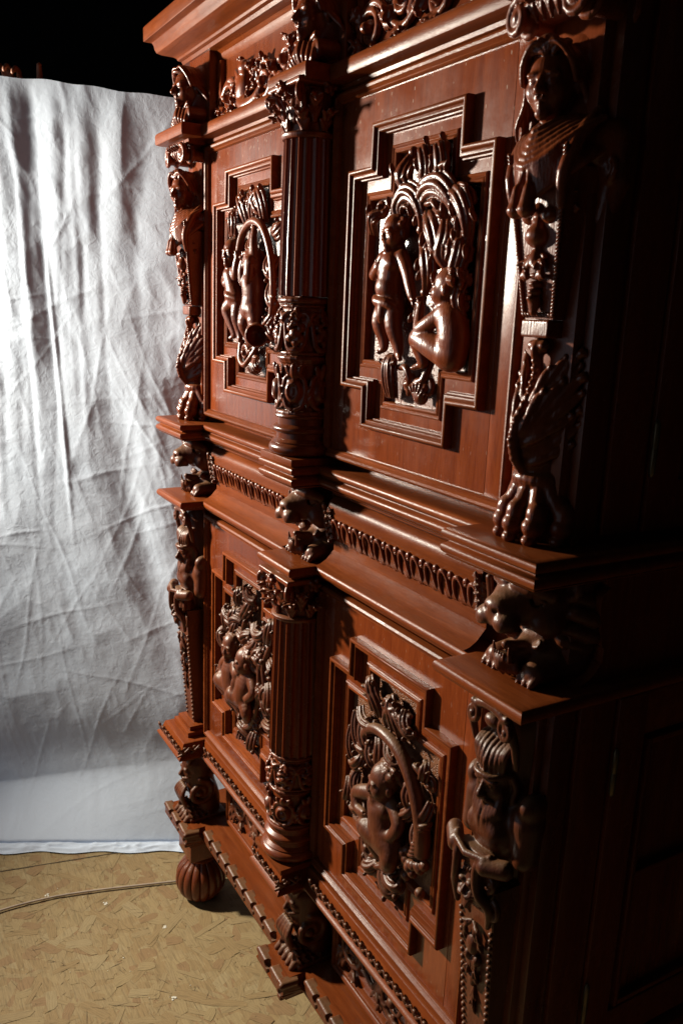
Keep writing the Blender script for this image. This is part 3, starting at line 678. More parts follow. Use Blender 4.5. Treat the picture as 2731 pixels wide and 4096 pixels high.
for key, cz, z0, z1, hh, ah, mg in (('U', 1.9187, 1.580, 2.252, .2727, .2002, M_GROUND), ('L', 0.9328, 0.604, 1.272, .2793, .2064, M_GROUND_LOW)):
    for di, cx in enumerate(DX):
        x0, x1 = cx - .274, cx + .274
        xs = .046
        op = cross(cx, cz, .2150 - .004, .1358 - .004, hh - .004, ah - .004)
        d = plate_with_hole('door', rect(x0 + xs + .0006, x1 - xs - .0006, z0, z1), op, 0.0, .022, M_PANEL, cab)
        for xa in (x0, x1 - xs): box('stile', xa, xa + xs, .0003, .022, z0, z1, M_POST, d, .0006)
        frame('door_edge_moulding', rect(x0, x1, z0, z1), BOL, M_RAIL, d)
        L0 = cross(cx, cz, .2150, .1358, hh, ah)
        frame('cross_moulding', L0, OUT, M_RAIL, d)
        frame('sunk_band', L0, [(.0215, .0062), (.0415, .0062)], M_PANEL, d)
        frame('inner_moulding', L0, INN, M_RAIL, d)
        g = polyface('relief_ground', cross(cx, cz, .2150 - .054, .1358 - .054, hh - .054, ah - .054), .0165, mg, d)
        box('door_frame_post', x0 - .026, x0 - .016, -.002, .03, z0 - .01, z1 + .01, M_POST, cab, .001)
        box('door_frame_post', x1 + .016, x1 + .026, -.002, .03, z0 - .01, z1 + .01, M_POST, cab, .001)
        DOORS[key + str(di)] = d

# ------------------------------------------------------------------ columns
def flute(nf, depth):
    def f(r, z, a):
        t = abs(((a * nf / (2 * PI)) % 1) - .5) * 2      # 1 on the rib, 0 in the hollow
        return r - depth * max(0, 1 - (1 - t) ** 2 * 0 - t ** 2.2)
    return f
def column(z0, zb, zd, zt, low):
    """z0 base, zb drum foot, zd drum top, zt shaft top"""
    cx, cy = 0.8, -.028
    prof = [(.0595, zd + .004), (.0600, zd + .02), (.0580, (zd + zt) / 2), (.0550, zt - .012), (.0548, zt)]
    sh = lathe('column', prof, cx, cy, M_POST, cab, 20 * 8, flute(20, .0058), 60)
    lathe('neck_ring', [(.05, zt - .003), (.0575, zt - .002), (.0605, zt + .002), (.0605, zt + .006), (.0575, zt + .009), (.05, zt + .010)], cx, cy, M_CARVE, sh)
    b = .0615
    pr = [(.05, z0)] + [(b + .012 * math.cos(t), z0 + .014 + .0125 * math.sin(t)) for t in np.linspace(-1.3, 1.3, 8)] + [(b + .004, z0 + .029), (b - .003, z0 + .036), (b - .003, z0 + .047)] + [(b - .002 + .007 * math.cos(t), z0 + .055 + .007 * math.sin(t)) for t in np.linspace(-1.4, 1.4, 6)] + [(b - .005, z0 + .066), (b - .005, z0 + .078)] + [(b - .003 + .004 * math.cos(t), z0 + .083 + .004 * math.sin(t)) for t in np.linspace(-1.4, 1.4, 5)] + [(.05, z0 + .09)]
    lathe('base', pr, cx, cy, M_POST, sh)
    return sh
COLU = column(1.5625, 1.6, 1.885, 2.188, False)
COLL = column(0.600, .64, 0.862, 1.196, True)
box('column_plinth', .725, .875, -.093, .03, 1.5478, 1.5625, M_RAIL, cab); box('column_plinth', .728, .872, -.092, .03, .5862, .600, M_RAIL, cab)

# ------------------------------------------------------------------ foot stage: drawers, feet
for a, b in ((.20, .725), (.875, 1.40)):
    dr = box('drawer_front', a, b, .066, .09, .286, .533, M_PANEL, cab, 0)
    frame('drawer_moulding', rect(a + .004, b - .004, .291, .528), [(0, .067), (0, .052), (.003, .0485), (.008, .0475), (.012, .050), (.014, .053), (.018, .0515), (.023, .053), (.025, .057), (.026, .067)], M_RAIL, dr)
box('under_carcass', .215, 1.50, .092, .48, .2865, .533, M_POST, cab, 0)
box('platform_body', .03, 1.57, .02, .50, .2185, .2845, M_POST, cab, 0)
def foot_r(nf):
    def f(r, z, a): 
        t = abs(((a * nf / (2 * PI)) % 1) - .5) * 2
        return r * (0.90 + .10 * math.sqrt(max(0, 1 - t * t)))
    return f
fp = [(.030, FZ + .001)] + [(.036 + .050 * math.sin(t), FZ + .068 - .067 * math.cos(t)) for t in np.linspace(.35, 2.75, 14)] + [(.046, FZ + .140), (.040, FZ + .148)]
ft = lathe('bun_foot', fp, 0, 0, M_CARVE, cab, 16 * 10, foot_r(16), 50); ft.location = (.105, .005, 0); ft.scale = (.95, .95, 1)
pad = lathe('foot_ring', [(.03, FZ + .140), (.050, FZ + .142), (.054, FZ + .150), (.050, FZ + .158), (.045, FZ + .1625)], .0, .0, M_CARVE, ft)
box('foot_block', -.058, .058, -.058, .058, FZ + .1625, .2185, M_POST, ft)
for x, y in ((.80, .30), (1.495, .005), (.105, .42), (1.495, .42)): copy_tree(ft, cab, x - .105).location = (x, y, 0)
# ------------------------------------------------------------------ carved figures: lions, herms, heads
def lion():
    S = Carve((-.085, -.150, 1.325), (.085, .10, 1.510), .0021)
    k = .008
    S.ell((0, .012, 1.452), (.058, .070, .046), k)                                   # skull
    S.ell((0, .055, 1.425), (.066, .055, .062), k)                                   # neck and mane mass
    S.cap((0, .0, 1.452), (0, -.050, 1.438), .042, .032, .012)                     # muzzle
    S.cap((0, .0, 1.488), (0, -.052, 1.457), .015, .012, .008)                       # bridge of the nose
    S.ell((0, -.070, 1.449), (.021, .013, .014), .004)                               # nose
    for sg in (-1, 1):
        S.ell((sg * .019, -.065, 1.428), (.020, .020, .018), .003)                   # whisker pads
        S.ell((sg * .011, -.081, 1.445), (.0042, .005, .0035), .002, None, True)       # nostrils
        S.chain([(sg * .010, -.042, 1.480), (sg * .032, -.034, 1.482), (sg * .050, -.008, 1.470)], [.010, .0135, .009], .003)
        S.ell((sg * .034, -.026, 1.462), (.0155, .012, .010), .003, None, True); S.ell((sg * .034, -.024, 1.4615), (.0115, .0105, .0085), .001); S.ell((sg * .036, -.033, 1.4615), (.0028, .003, .0028), .0005, None, True); S.chain([(sg * .018, -.036, 1.464), (sg * .033, -.036, 1.4705), (sg * .049, -.022, 1.463)], .0032, .001, False, 3)
        S.chain([(sg * .022, -.032, 1.453), (sg * .036, -.028, 1.450), (sg * .047, -.012, 1.456)], .0035, .002)
        S.ell((sg * .042, -.005, 1.428), (.022, .030, .026), k)                      # cheeks
        S.chain([(sg * .022, -.074, 1.419), (sg * .034, -.056, 1.415), (sg * .037, -.03, 1.404), (sg * .030, -.008, 1.388)], [.008, .010, .009, .009], .004)   # lip
        S.cap((sg * .023, -.068, 1.418), (sg * .022, -.071, 1.396), .0065, .0016, .001)   # upper fang
        S.ell((sg * .058, .028, 1.480), (.013, .012, .019), .004); S.ell((sg * .060, .018, 1.480), (.006, .008, .011), .002, None, True)
        for j in range(7):                                                           # mane locks
            a = -1.1 + j * .42; x0, z0 = sg * .052 * math.cos(a), 1.432 + .052 * math.sin(a)
            S.chain([(x0, .012 + .01 * j % .02, z0), (x0 * 1.22, .030, 1.432 + (z0 - 1.432) * 1.2), (x0 * 1.30, .064, 1.426 + (z0 - 1.432) * 1.2 - .006), (x0 * 1.2, .09, 1.418 + (z0 - 1.432) * 1.1)], [.006, .0115, .0135, .008], .0015, False, 3)
        # paw under the chin
        S.cap((sg * .040, .06, 1.352), (sg * .040, -.020, 1.348), .024, .019, .008)
        for q in (-1, 0, 1):
            S.chain([(sg * .040 + q * .012, -.006, 1.350), (sg * .040 + q * .0125, -.024, 1.348), (sg * .040 + q * .0125, -.036, 1.337)], [.0085, .0085, .006], .002)
            S.cap((sg * .040 + q * .0125, -.038, 1.337), (sg * .040 + q * .0125, -.043, 1.333), .003, .0015, .001)
    S.ell((0, -.050, 1.400), (.070, .046, .024), .003, rotm(.05), True); S.ell((0, -.025, 1.402), (.034, .034, .020), .003, None, True)   # open mouth
    S.cap((0, .02, 1.362), (0, -.046, 1.358), .026, .0145, .006)                      # lower jaw
    S.ell((0, -.050, 1.364), (.014, .010, .009), .003)
    S.ell((0, -.020, 1.380), (.020, .040, .010), .003, None, True)
    for q in (-2, -1, 0, 1, 2): S.cap((q * .0052, -.0555, 1.364), (q * .0052, -.0565, 1.375), .0028, .0018, .001)
    for sg in (-1, 1): S.cap((sg * .0165, -.050, 1.364), (sg * .017, -.053, 1.386), .005, .0015, .001)
    S.chain([(0, .005, 1.374), (0, -.028, 1.377), (0, -.044, 1.384)], [.012, .011, .007], .003)   # tongue
    for q in range(-3, 4): S.chain([(q * .006, -.052 + abs(q) * .004, 1.360), (q * .007, -.054 + abs(q) * .005, 1.350), (q * .008, -.044 + abs(q) * .006, 1.338)], [.0055, .0058, .003], .002)   # chin beard
    S.cap((0, .03, 1.36), (0, .08, 1.39), .045, .05, .01)
    return S.mesh('lion_head', 1)
lm = lion()
for i, x in enumerate(XS):
    o = link('lion_head', lm, M_CARVE_LOW, cab, 180, (x, .005, 0))

def hair_locks(S, T, R, sc, n, sg_list=(-1, 1), length=2.6, seed=1, back=.35, spread=1.25, rr=.10):
    """wavy locks from the parting over the side of the head and down"""
    o = (S.T, S.R, S.S); S.frame(T, R, sc); r = random.Random(seed)
    for sg in sg_list:
        for j in range(n):
            t = j / (n - 1); y0 = -.62 + 1.2 * t
            p = [(sg * .06, y0, .92 + .12 * math.sin(PI * t)), (sg * (.42 + .08 * math.sin(j)), y0 - .02 + .05 * t, .90 - .05 * t), (sg * .76, y0 + .16, .46 + .10 * math.sin(j * 2.1)), (sg * (.84 + .1 * t), y0 + .34, .0)]
            p += [(sg * (.86 + spread * .16 * q + .10 * math.sin(j * 1.7 + q * 2.4)), y0 + .36 + back * q * .3, -.45 * q * length / 2.6 + .08 * math.sin(j + q)) for q in (1, 2, 3) if j > 1]
            S.chain(p, [rr * .8, rr * 1.1, rr * 1.25, rr * 1.2] + [rr * 1.15, rr * 1.0, rr * .55][:len(p) - 4], .03, False, 3)
    S.frame(*o)

def bust():
    S = Carve((-.125, -.135, 1.985), (.125, .085, 2.285), .0019)
    hd = (-.004, -.040, 2.160); yaw = rotm(.10, 0, .42)
    S.ell((0, .03, 2.19), (.066, .05, .06), .01); S.cap((0, .03, 2.12), (0, .03, 2.06), .056, .05, .02)
    S.head(hd, yaw, .047)
    hair_locks(S, hd, yaw, .047, 9, length=2.8, seed=2, back=.6, rr=.075)
    S.frame(hd, yaw, .047)
    for j in range(9):                                      # curls over the brow and the crown
        a = -1.25 + j * .31; S.spiral((.66 * math.sin(a), -.55 * math.cos(a) * .9 - .1, .72 + .12 * math.cos(a)), .17, 1.2, j, .075, k=.01)
    S.ell((0, -.35, 1.02), (.30, .26, .16), .02); 
    for q in (-1, 0, 1): S.ell((q * .2, -.52, .98), (.10, .10, .12), .01)
    S.frame()
    # shoulders, arms and the fall of drapery
    S.cap((-.042, .0, 2.085), (.042, .0, 2.085), .032, .032, .015)
    S.ell((0, -.03, 2.06), (.052, .030, .045), .01)
    for sg in (-1, 1):
        S.ell((sg * .030, -.047, 2.062), (.024, .020, .022), .008)
        S.chain([(sg * .062, .015, 2.09), (sg * .068, .022, 2.04), (sg * .056, .02, 1.995)], [.027, .022, .016], .012)
        for j in range(7):
            t = j / 6
            S.chain([(sg * (.020 + .050 * t), -.022 + .05 * t, 2.112 - .014 * t), (sg * (.044 + .022 * t), -.055 + .02 * t, 2.078 - .020 * t), (sg * (.018 + .010 * t), -.072 + .010 * t, 2.058 - .030 * t), (sg * .004, -.072, 2.046 - .034 * t)], [.0050, .0062, .0058, .0035], .0010, False, 4)
        S.chain([(sg * .055, -.005, 2.125), (sg * .062, -.040, 2.09), (sg * .056, -.058, 2.045), (sg * .050, -.052, 2.005)], [.006, .009, .009, .006], .003, False, 4)
        S.spiral((sg * .074, .005, 2.055), .024, 1.5, PI / 2, .0062, ux=(sg, -.2, 0), k=.003)
    for j in range(6):                                      # draped collar
        hw = .022 + .0075 * j; zt_ = 2.118 - .001 * j; zb_ = 2.098 - .0088 * j
        S.chain([(-hw - .012, -.010, zt_), (-hw, -.038 - .002 * j, (zt_ + zb_) / 2 + .004), (-.004, -.064 - .0025 * j, zb_), (hw, -.038 - .002 * j, (zt_ + zb_) / 2 + .006), (hw + .012, -.010, zt_)], [.004, .0050, .0054, .0050, .004], .001, False, 4)
    # knotted tassels below the bust
    for x, z in ((-.013, 2.0), (.010, 2.004)):
        S.cap((x * .4, -.074, 2.052), (x, -.077, 2.025), .0045, .005, .002); S.cap((x, -.078, 2.026), (x, -.078, 2.002), .0075, .0125, .003); S.ell((x, -.079, 2.0), (.013, .012, .009), .003)
    # ionic volutes carrying the ledge
    S.boxs((0, -.015, 2.262), (.052, .045, .020), .006, .004)
    for sg in (-1, 1):
        for q, y in enumerate((-.068, -.045, .02)):
            S.spiral((sg * .058, y, 2.242), .023, 1.75, PI / 2, .0064, hand=-sg, ux=(1, .12 * sg, 0), k=.002)
        S.cap((sg * .058, -.060, 2.242), (sg * .058, .03, 2.242), .015, .015, .003)
        S.cap((0, -.062, 2.262), (sg * .058, -.068, 2.265), .006, .006, .002)
    for j in range(5): S.leaf([(-.03 + .015 * j, -.055, 2.235), (-.034 + .017 * j, -.066, 2.255), (-.038 + .019 * j, -.078, 2.262)], .014, .003, 2)
    return S.mesh('bust', 1)

def leg():
    """acanthus scroll leg with ring and clawed paw"""
    S = Carve((-.085, -.095, 1.545), (.085, .075, 1.862), .0020)
    S.boxs((0, -.005, 1.849), (.030, .034, .012), .002)
    sp = [(0, -.012, 1.836), (0, -.026, 1.815), (0, -.024, 1.785), (0, -.034, 1.755), (0, -.052, 1.725), (0, -.058, 1.695), (0, -.050, 1.668), (0, -.034, 1.650)]
    S.chain([(0, .02, 1.84), (0, .015, 1.80), (0, .008, 1.75), (0, -.006, 1.71), (0, -.006, 1.68), (0, 0, 1.65)], [.026, .025, .030, .035, .036, .034], .012, False, 3)
    S.chain(sp, [.0065, .008, .0075, .008, .009, .009, .009, .008], .003, False, 4)
    for i in range(22):                                      # beads along the spine
        t = i / 21 * (len(sp) - 1.01); a = int(t); p = np.array(sp[a]) + (np.array(sp[a + 1]) - np.array(sp[a])) * (t - a)
        S.ell((0, p[1] - .0075, p[2]), (.0056, .0045, .0046), .0012)
    S.spiral((0, -.022, 1.822), .014, 1.3, -1.2, .007, ux=(0, -1, 0), hand=1, k=.002); S.cap((-.012, -.028, 1.826), (.012, -.028, 1.826), .008, .008, .003)
    for sg in (-1, 1):
        nr = np.array((sg * .75, -.64, .12)); nr /= np.linalg.norm(nr)
        for j, (a_, e_, w_) in enumerate((((sg * .004, -.040, 1.662), (sg * .056, .010, 1.738), .060), ((sg * .004, -.052, 1.690), (sg * .060, .004, 1.782), .058), ((sg * .004, -.036, 1.735), (sg * .054, .004, 1.815), .046))):
            a_ = np.array(a_); e_ = np.array(e_); d = e_ - a_; L_ = np.linalg.norm(d); d /= L_; sd = np.cross(d, nr)
            S.ell(a_ + d * L_ * .42, (L_ * .46, w_ * .34, .0080), .003, axes(d, nr))
            for q, (t0, t1, of, wd) in enumerate(((.05, .62, -.46, .30), (.10, .86, -.30, .30), (.10, 1.06, -.04, .32), (.10, .92, .24, .30), (.05, .66, .46, .30))):
                p = a_ + d * L_ * t0 + sd * of * w_ * .25 + nr * .003; o_ = a_ + d * L_ * t1 + sd * of * w_ + nr * .004; m_ = (p + o_) / 2 + nr * .0035 + sd * of * w_ * .10
                S.blade(p, m_, w_ * wd * .86, .0066, nr, .0012); S.blade(m_ - (o_ - p) * .10, o_, w_ * wd * .98, .0064, nr, .0012)
                S.ell(o_ + nr * .0025, (w_ * .085, w_ * .085, .0055), .003)
            S.ell(a_ + d * L_ * 1.04 + nr * .005, (.0085, .0085, .0070), .003)
    # ring
    for i in range(28):
        a = 2 * PI * i / 28; b_ = 2 * PI * (i + 1) / 28
        S.cap((.040 * math.cos(a), .010 + .040 * math.sin(a), 1.638), (.040 * math.cos(b_), .010 + .040 * math.sin(b_), 1.638), .0115, .0115, .001)
    S.cap((0, .01, 1.66), (0, .012, 1.58), .036, .050, .008)
    for x, y, x0 in ((-.058, -.004, -.034), (-.029, -.036, -.018), (.004, -.044, .004), (.037, -.034, .022), (.060, .0, .036)):
        y0 = .010 - .030 * math.cos(x0 * 22)
        S.chain([(x0 * .9, y0, 1.632), (x0 + (x - x0) * .45, y0 + (y - y0) * .5, 1.608), (x, y, 1.586)], [.0135, .0145, .0145], .003, False, 3)
        S.cap((x * .99, y + .001, 1.594), (x * 1.01, y, 1.591), .0160, .0160, .002); S.ell((x, y - .003, 1.574), (.0180, .0190, .0165), .003); S.ell((x, y - .010, 1.555), (.0120, .0120, .009), .002)
    return S.mesh('acanthus_leg', 1)

def pendant():
    """mask, fruit and husks hanging on the tapered body; front at local y = 0"""
    S = Carve((-.05, -.045, 1.862), (.05, .012, 2.055), .0017)
    S.ell((0, -.006, 2.006), (.030, .018, .022), .005)
    for i in range(7):
        a = i * 2 * PI / 7; S.blade((.012 * math.cos(a), -.012, 2.012 + .012 * math.sin(a)), (.036 * math.cos(a), -.005, 2.012 + .034 * math.sin(a)), .018, .005)
    S.chain([(0, -.012, 2.02), (0, -.02, 1.985), (0, -.016, 1.972)], [.007, .008, .009], .003)
    for x in (-.014, .016, 0): S.ell((x, -.020, 2.0 - abs(x) * .4), (.010, .010, .012), .002)
    S.ell((0, -.018, 1.968), (.014, .014, .016), .003); S.cap((0, -.016, 1.985), (0, -.014, 1.945), .006, .005, .002)
    for sg in (-1, 1):
        S.leaf([(sg * .003, -.010, 1.952), (sg * .010, -.018, 1.935), (sg * .012, -.016, 1.912)], .016, .004, 3); S.blade((0, -.016, 1.955), (sg * .004, -.022, 1.925), .010, .005)
        S.leaf([(sg * .010, -.008, 2.04), (sg * .026, -.012, 2.025), (sg * .036, -.008, 2.0)], .018, .004, 3)
    for j, z in enumerate((1.917, 1.906, 1.896, 1.887)): S.ell((0, -.010, z), (.0085 - .0007 * j, .0085, .0052), .001)
    S.cap((0, -.008, 1.882), (0, -.007, 1.868), .007, .004, .002)
    return S.mesh('husk_pendant', 1)
bm_, lg_, pd_ = bust(), leg(), pendant()
def tapered(name, zt, zb, wt, wb, yt, yb_, yback, mat, parent, x):
    vs = []
    n = 8
    for i in range(n + 1):
        t = i / n; z = zt + (zb - zt) * t; w_ = wt + (wb - wt) * t; y = yt + (yb_ - yt) * t
        vs += [(-w_, yback, z), (-w_, y + .002, z), (-w_ + .002, y, z), (w_ - .002, y, z), (w_, y + .002, z), (w_, yback, z)]
    fs = [(i * 6 + k, i * 6 + (k + 1) % 6, (i + 1) * 6 + (k + 1) % 6, (i + 1) * 6 + k) for i in range(n) for k in range(6)] + [tuple(range(6)), tuple(range(n * 6, n * 6 + 6))]
    return meshobj(name, vs, fs, mat, parent, 30, (x, 0, 0))
def rope(parent, zt, zb, wt, wb, yt, yb_, mat):
    n = 44
    for sg in (-1, 1):
        it = []
        for i in range(n):
            t = i / (n - 1); it.append(((sg * (wt + (wb - wt) * t), yt + (yb_ - yt) * t, zt + (zb - zt) * t), (.0028, .0034, .0056), rotm(0, sg * .75, 0)))
        blobs('rope_border', it, mat, parent)
    blobs('rope_border', [((-wb + 2 * wb * i / 10, yb_, zb), (.0050, .0034, .0026), rotm(0, .7, 0)) for i in range(11)], mat, parent)
def upper_herm(x):
    b = tapered('herm', 2.055, 1.862, .054, .029, -.056, -.032, .05, M_CARVE, cab, x)
    link('bust', bm_, M_CARVE, b, 180).scale = (.88, 1, 1); link('acanthus_leg', lg_, M_CARVE, b, 180).scale = (.90, 1, 1)
    p = link('husk_pendant', pd_, M_CARVE, b, 180); p.location = (0, -.036, 0); p.rotation_euler = (0, 0, 0)
    # lean the pendant with the tapering face
    p.scale = (1.30, 1.30, 1.0); p.rotation_euler = (math.radians(-7), 0, 0); p.location = (0, -.048 - 1.86 * math.sin(math.radians(7)) * 0 + .0, 0)
    p.location = (0, -.034 - 1.87 * math.sin(math.radians(7)), 1.87 * (1 - math.cos(math.radians(7))))
    rope(b, 2.075, 1.868, .0530, .0285, -.061, -.034, M_CARVE)
    return b
HU = upper_herm(1.495)
copy_tree(HU, cab, .105 - 1.495)

for i, (x, y, z) in enumerate(((.1715, .020, 2.19), (.8665, .018, 2.205))):
    blobs('screw', [((0, 0, 0), (.0022, .0052, .0052), None), ((.0018, 0, 0), (.0006, .0046, .0006), None)], M_SCREW, cab, (x, y, z))
# ------------------------------------------------------------------ lower herms: bearded men
def beard_herm():
    S = Carve((-.105, -.135, .625), (.105, .055, 1.300), .0021)
    hd = (.0, -.030, 1.165); yw = rotm(.18, 0, .12)
    S.cap((0, .02, 1.25), (0, .02, .95), .062, .050, .02)
    S.head(hd, yw, .052, k=.12); S.frame(hd, yw, .052)
    for j in range(9):                                   # hair swept back from the brow
        a = -1.2 + j * .30; x = .62 * math.sin(a)
        S.chain([(x, -.62 + .25 * abs(math.sin(a)), .40), (x * 1.1, -.60 + .2 * abs(a), .72), (x * 1.2, -.30, 1.05), (x * 1.25, .1, 1.22), (x * 1.2, .5, 1.15)], [.07, .11, .12, .10, .06], .012, False, 4)
    S.chain([(-.70, -.2, .30), (-.45, -.66, .34), (0, -.78, .36), (.45, -.66, .34), (.70, -.2, .30)], .10, .03, False, 3)
    for sg in (-1, 1):                                   # moustache and beard
        S.chain([(0, -.84, -.40), (sg * .22, -.80, -.46), (sg * .38, -.62, -.62), (sg * .34, -.52, -.85)], [.07, .09, .08, .04], .02, False, 3)
        for j in range(4): S.chain([(sg * (.10 + .15 * j), -.68 + .08 * j, -.70 + .12 * j), (sg * (.13 + .13 * j), -.86 + .06 * j, -1.10 + .08 * j), (sg * (.05 + .11 * j), -.92 + .05 * j, -1.62 + .14 * j)], [.10, .14, .06], .02, False, 3)
        S.chain([(sg * .74, -.1, .2), (sg * .82, .0, -.2), (sg * .72, -.1, -.6), (sg * .80, 0, -1.0)], [.12, .15, .14, .07], .03, False, 3)
    S.frame()
    # arched scroll hood over the head
    S.chain([(-.052, -.050, 1.215), (-.058, -.055, 1.250), (-.040, -.060, 1.278), (0, -.062, 1.288), (.040, -.060, 1.278), (.058, -.052, 1.245), (.056, -.040, 1.200)], [.006, .008, .009, .009, .009, .008, .006], .002, False, 4)
    for sg in (-1, 1): S.spiral((sg * .048, -.064, 1.262), .019, 1.5, PI / 2 , .006, hand=sg, k=.002)
    S.ell((0, -.055, 1.262), (.020, .012, .012), .004)
    # chest, shoulders and cut-off arms
    S.ell((0, -.028, 1.075), (.060, .036, .055), .015)
    for sg in (-1, 1):
        S.ell((sg * .024, -.050, 1.078), (.026, .018, .022), .008); S.ell((sg * .066, -.010, 1.105), (.028, .032, .034), .012)
        S.cap((sg * .072, -.012, 1.10), (sg * .076, -.018, 1.050), .027, .024, .008); S.ell((sg * .078, -.012, 1.135), (.020, .028, .022), .008)
        # rolled strapwork
        S.cap((sg * .078, -.062, 1.040), (sg * .046, -.080, 1.036), .016, .016, .003); S.cap((sg * .080, -.062, 1.040), (sg * .0805, -.062, 1.040), .009, .009, .001, True)
        S.chain([(sg * .050, -.075, 1.050), (sg * .030, -.086, 1.030), (sg * .034, -.085, .985), (sg * .052, -.070, .960), (sg * .048, -.065, .925)], [.008, .009, .008, .009, .006], .003, False, 4)
        S.spiral((sg * .055, -.062, .955), .018, 1.4, PI / 2, .0058, hand=-sg, k=.002)
        S.spiral((sg * .050, -.070, 1.005), .014, 1.2, -PI / 2, .005, hand=sg, k=.002)
    S.boxs((0, -.066, 1.030), (.045, .014, .016), .006, .004); S.chain([(-.045, -.083, 1.048), (0, -.092, 1.042), (.045, -.083, 1.048)], .006, .003)
    # grotesque mask
    S.ell((0, -.050, .985), (.046, .030, .055), .01)
    S.head((0, -.058, .985), rotm(.1), .036, k=.12); S.frame((0, -.058, .985), rotm(.1), .036)
    for sg in (-1, 1):
        S.ell((sg * .32, -.72, .20), (.26, .20, .16), .05); S.ell((sg * .36, -.66, -.34), (.26, .24, .22), .05)
        S.chain([(0, -.90, -.42), (sg * .30, -.92, -.46), (sg * .62, -.70, -.34), (sg * .80, -.50, -.10)], [.10, .13, .10, .05], .03, False, 3)
        S.spiral((sg * .95, -.25, -.05), .30, 1.3, 0, .10, hand=sg, k=.02)
        S.ell((sg * .95, -.1, .55), (.14, .12, .3), .04, rotm(0, sg * .4))
    for j in range(7): S.ell((-.45 + .15 * j, -.62 + .04 * abs(j - 3), .74), (.055, .10, .13), .01)
    S.ell((0, -.86, -.62), (.22, .16, .10), .0, None, True)
    S.chain([(-.2, -.62, -.8), (0, -.72, -1.1), (.2, -.62, -.8)], [.14, .18, .14], .04); S.cap((0, -.66, -1.0), (0, -.5, -1.6), .18, .06, .04)
    S.frame()
    S.ell((0, -.058, 1.025), (.014, .012, .012), .003)
    # fruit and husks on the tapering shaft
    def fr(z): return -.052 + (.885 - z) * .10
    S.ell((0, fr(.86) - .004, .862), (.017, .014, .022), .004)
    for sg in (-1, 1):
        S.leaf([(sg * .004, fr(.9) - .008, .905), (sg * .018, fr(.9) - .012, .895), (sg * .026, fr(.87) - .006, .862)], .020, .005, 3)
        S.leaf([(0, fr(.83) - .006, .835), (sg * .010, fr(.82) - .010, .815), (sg * .010, fr(.80) - .005, .788)], .016, .004, 3)
        S.ell((sg * .014, fr(.835) - .008, .835), (.008, .008, .010), .002)
    S.ell((0, fr(.79) - .006, .79), (.009, .008, .014), .003); S.leaf([(0, fr(.77) - .004, .775), (.001, fr(.75) - .008, .75), (0, fr(.73) - .004, .722)], .018, .004, 3)
    return S.mesh('bearded_figure', 1)
bh = beard_herm()
def lower_herm(x):
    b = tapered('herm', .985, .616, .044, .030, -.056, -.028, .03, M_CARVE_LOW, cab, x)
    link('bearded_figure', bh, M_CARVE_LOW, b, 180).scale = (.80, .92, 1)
    o0 = None
    for sg in (-1, 1):
        for i in range(21):
            t = i / 20; p = (sg * (.0375 - .0125 * t), -.0505 + .0215 * t, .905 - .275 * t)
            if o0 is None: o0 = blobs('bead', [((0, 0, 0), (.0046, .0048, .0050), None)], M_CARVE_LOW, b, p)
            else: copy_of(o0, b, p)
    return b
HL = lower_herm(1.495); copy_tree(HL, cab, .105 - 1.495)

# ------------------------------------------------------------------ heads in the top frieze
def top_head():
    S = Carve((-.085, -.115, 2.312), (.085, .06, 2.496), .0019)
    hd = (0, -.028, 2.412); yw = rotm(.05, 0, .1)
    S.ell((0, .02, 2.425), (.055, .045, .055), .01); S.cap((0, .02, 2.39), (0, .02, 2.33), .05, .055, .01)
    S.head(hd, yw, .050); hair_locks(S, hd, yw, .050, 10, length=1.6, seed=4, back=.5, rr=.07); S.frame(hd, yw, .050)
    S.chain([(-.72, -.1, .55), (-.42, -.60, .66), (0, -.78, .72), (.42, -.60, .66), (.72, -.1, .55)], .09, .03, False, 3)
    S.frame()
    for sg in (-1, 1):
        S.spiral((sg * .040, -.045, 2.345), .024, 1.6, PI / 2, .0065, hand=sg, k=.002); S.cap((sg * .040, -.035, 2.345), (sg * .040, .02, 2.345), .018, .018, .003)
        for j in range(4): S.chain([(sg * .012 * j, -.058 + .004 * j, 2.362 - .004 * j), (sg * (.006 + .014 * j), -.064 + .003 * j, 2.338 - .004 * j), (sg * (.002 + .010 * j), -.052, 2.318)], [.005, .0065, .004], .0015, False, 3)
    return S.mesh('crowned_head', 1)
th_ = top_head()
for x in XS: link('crowned_head', th_, M_CARVE, cab, 180, (x, 0, 0))

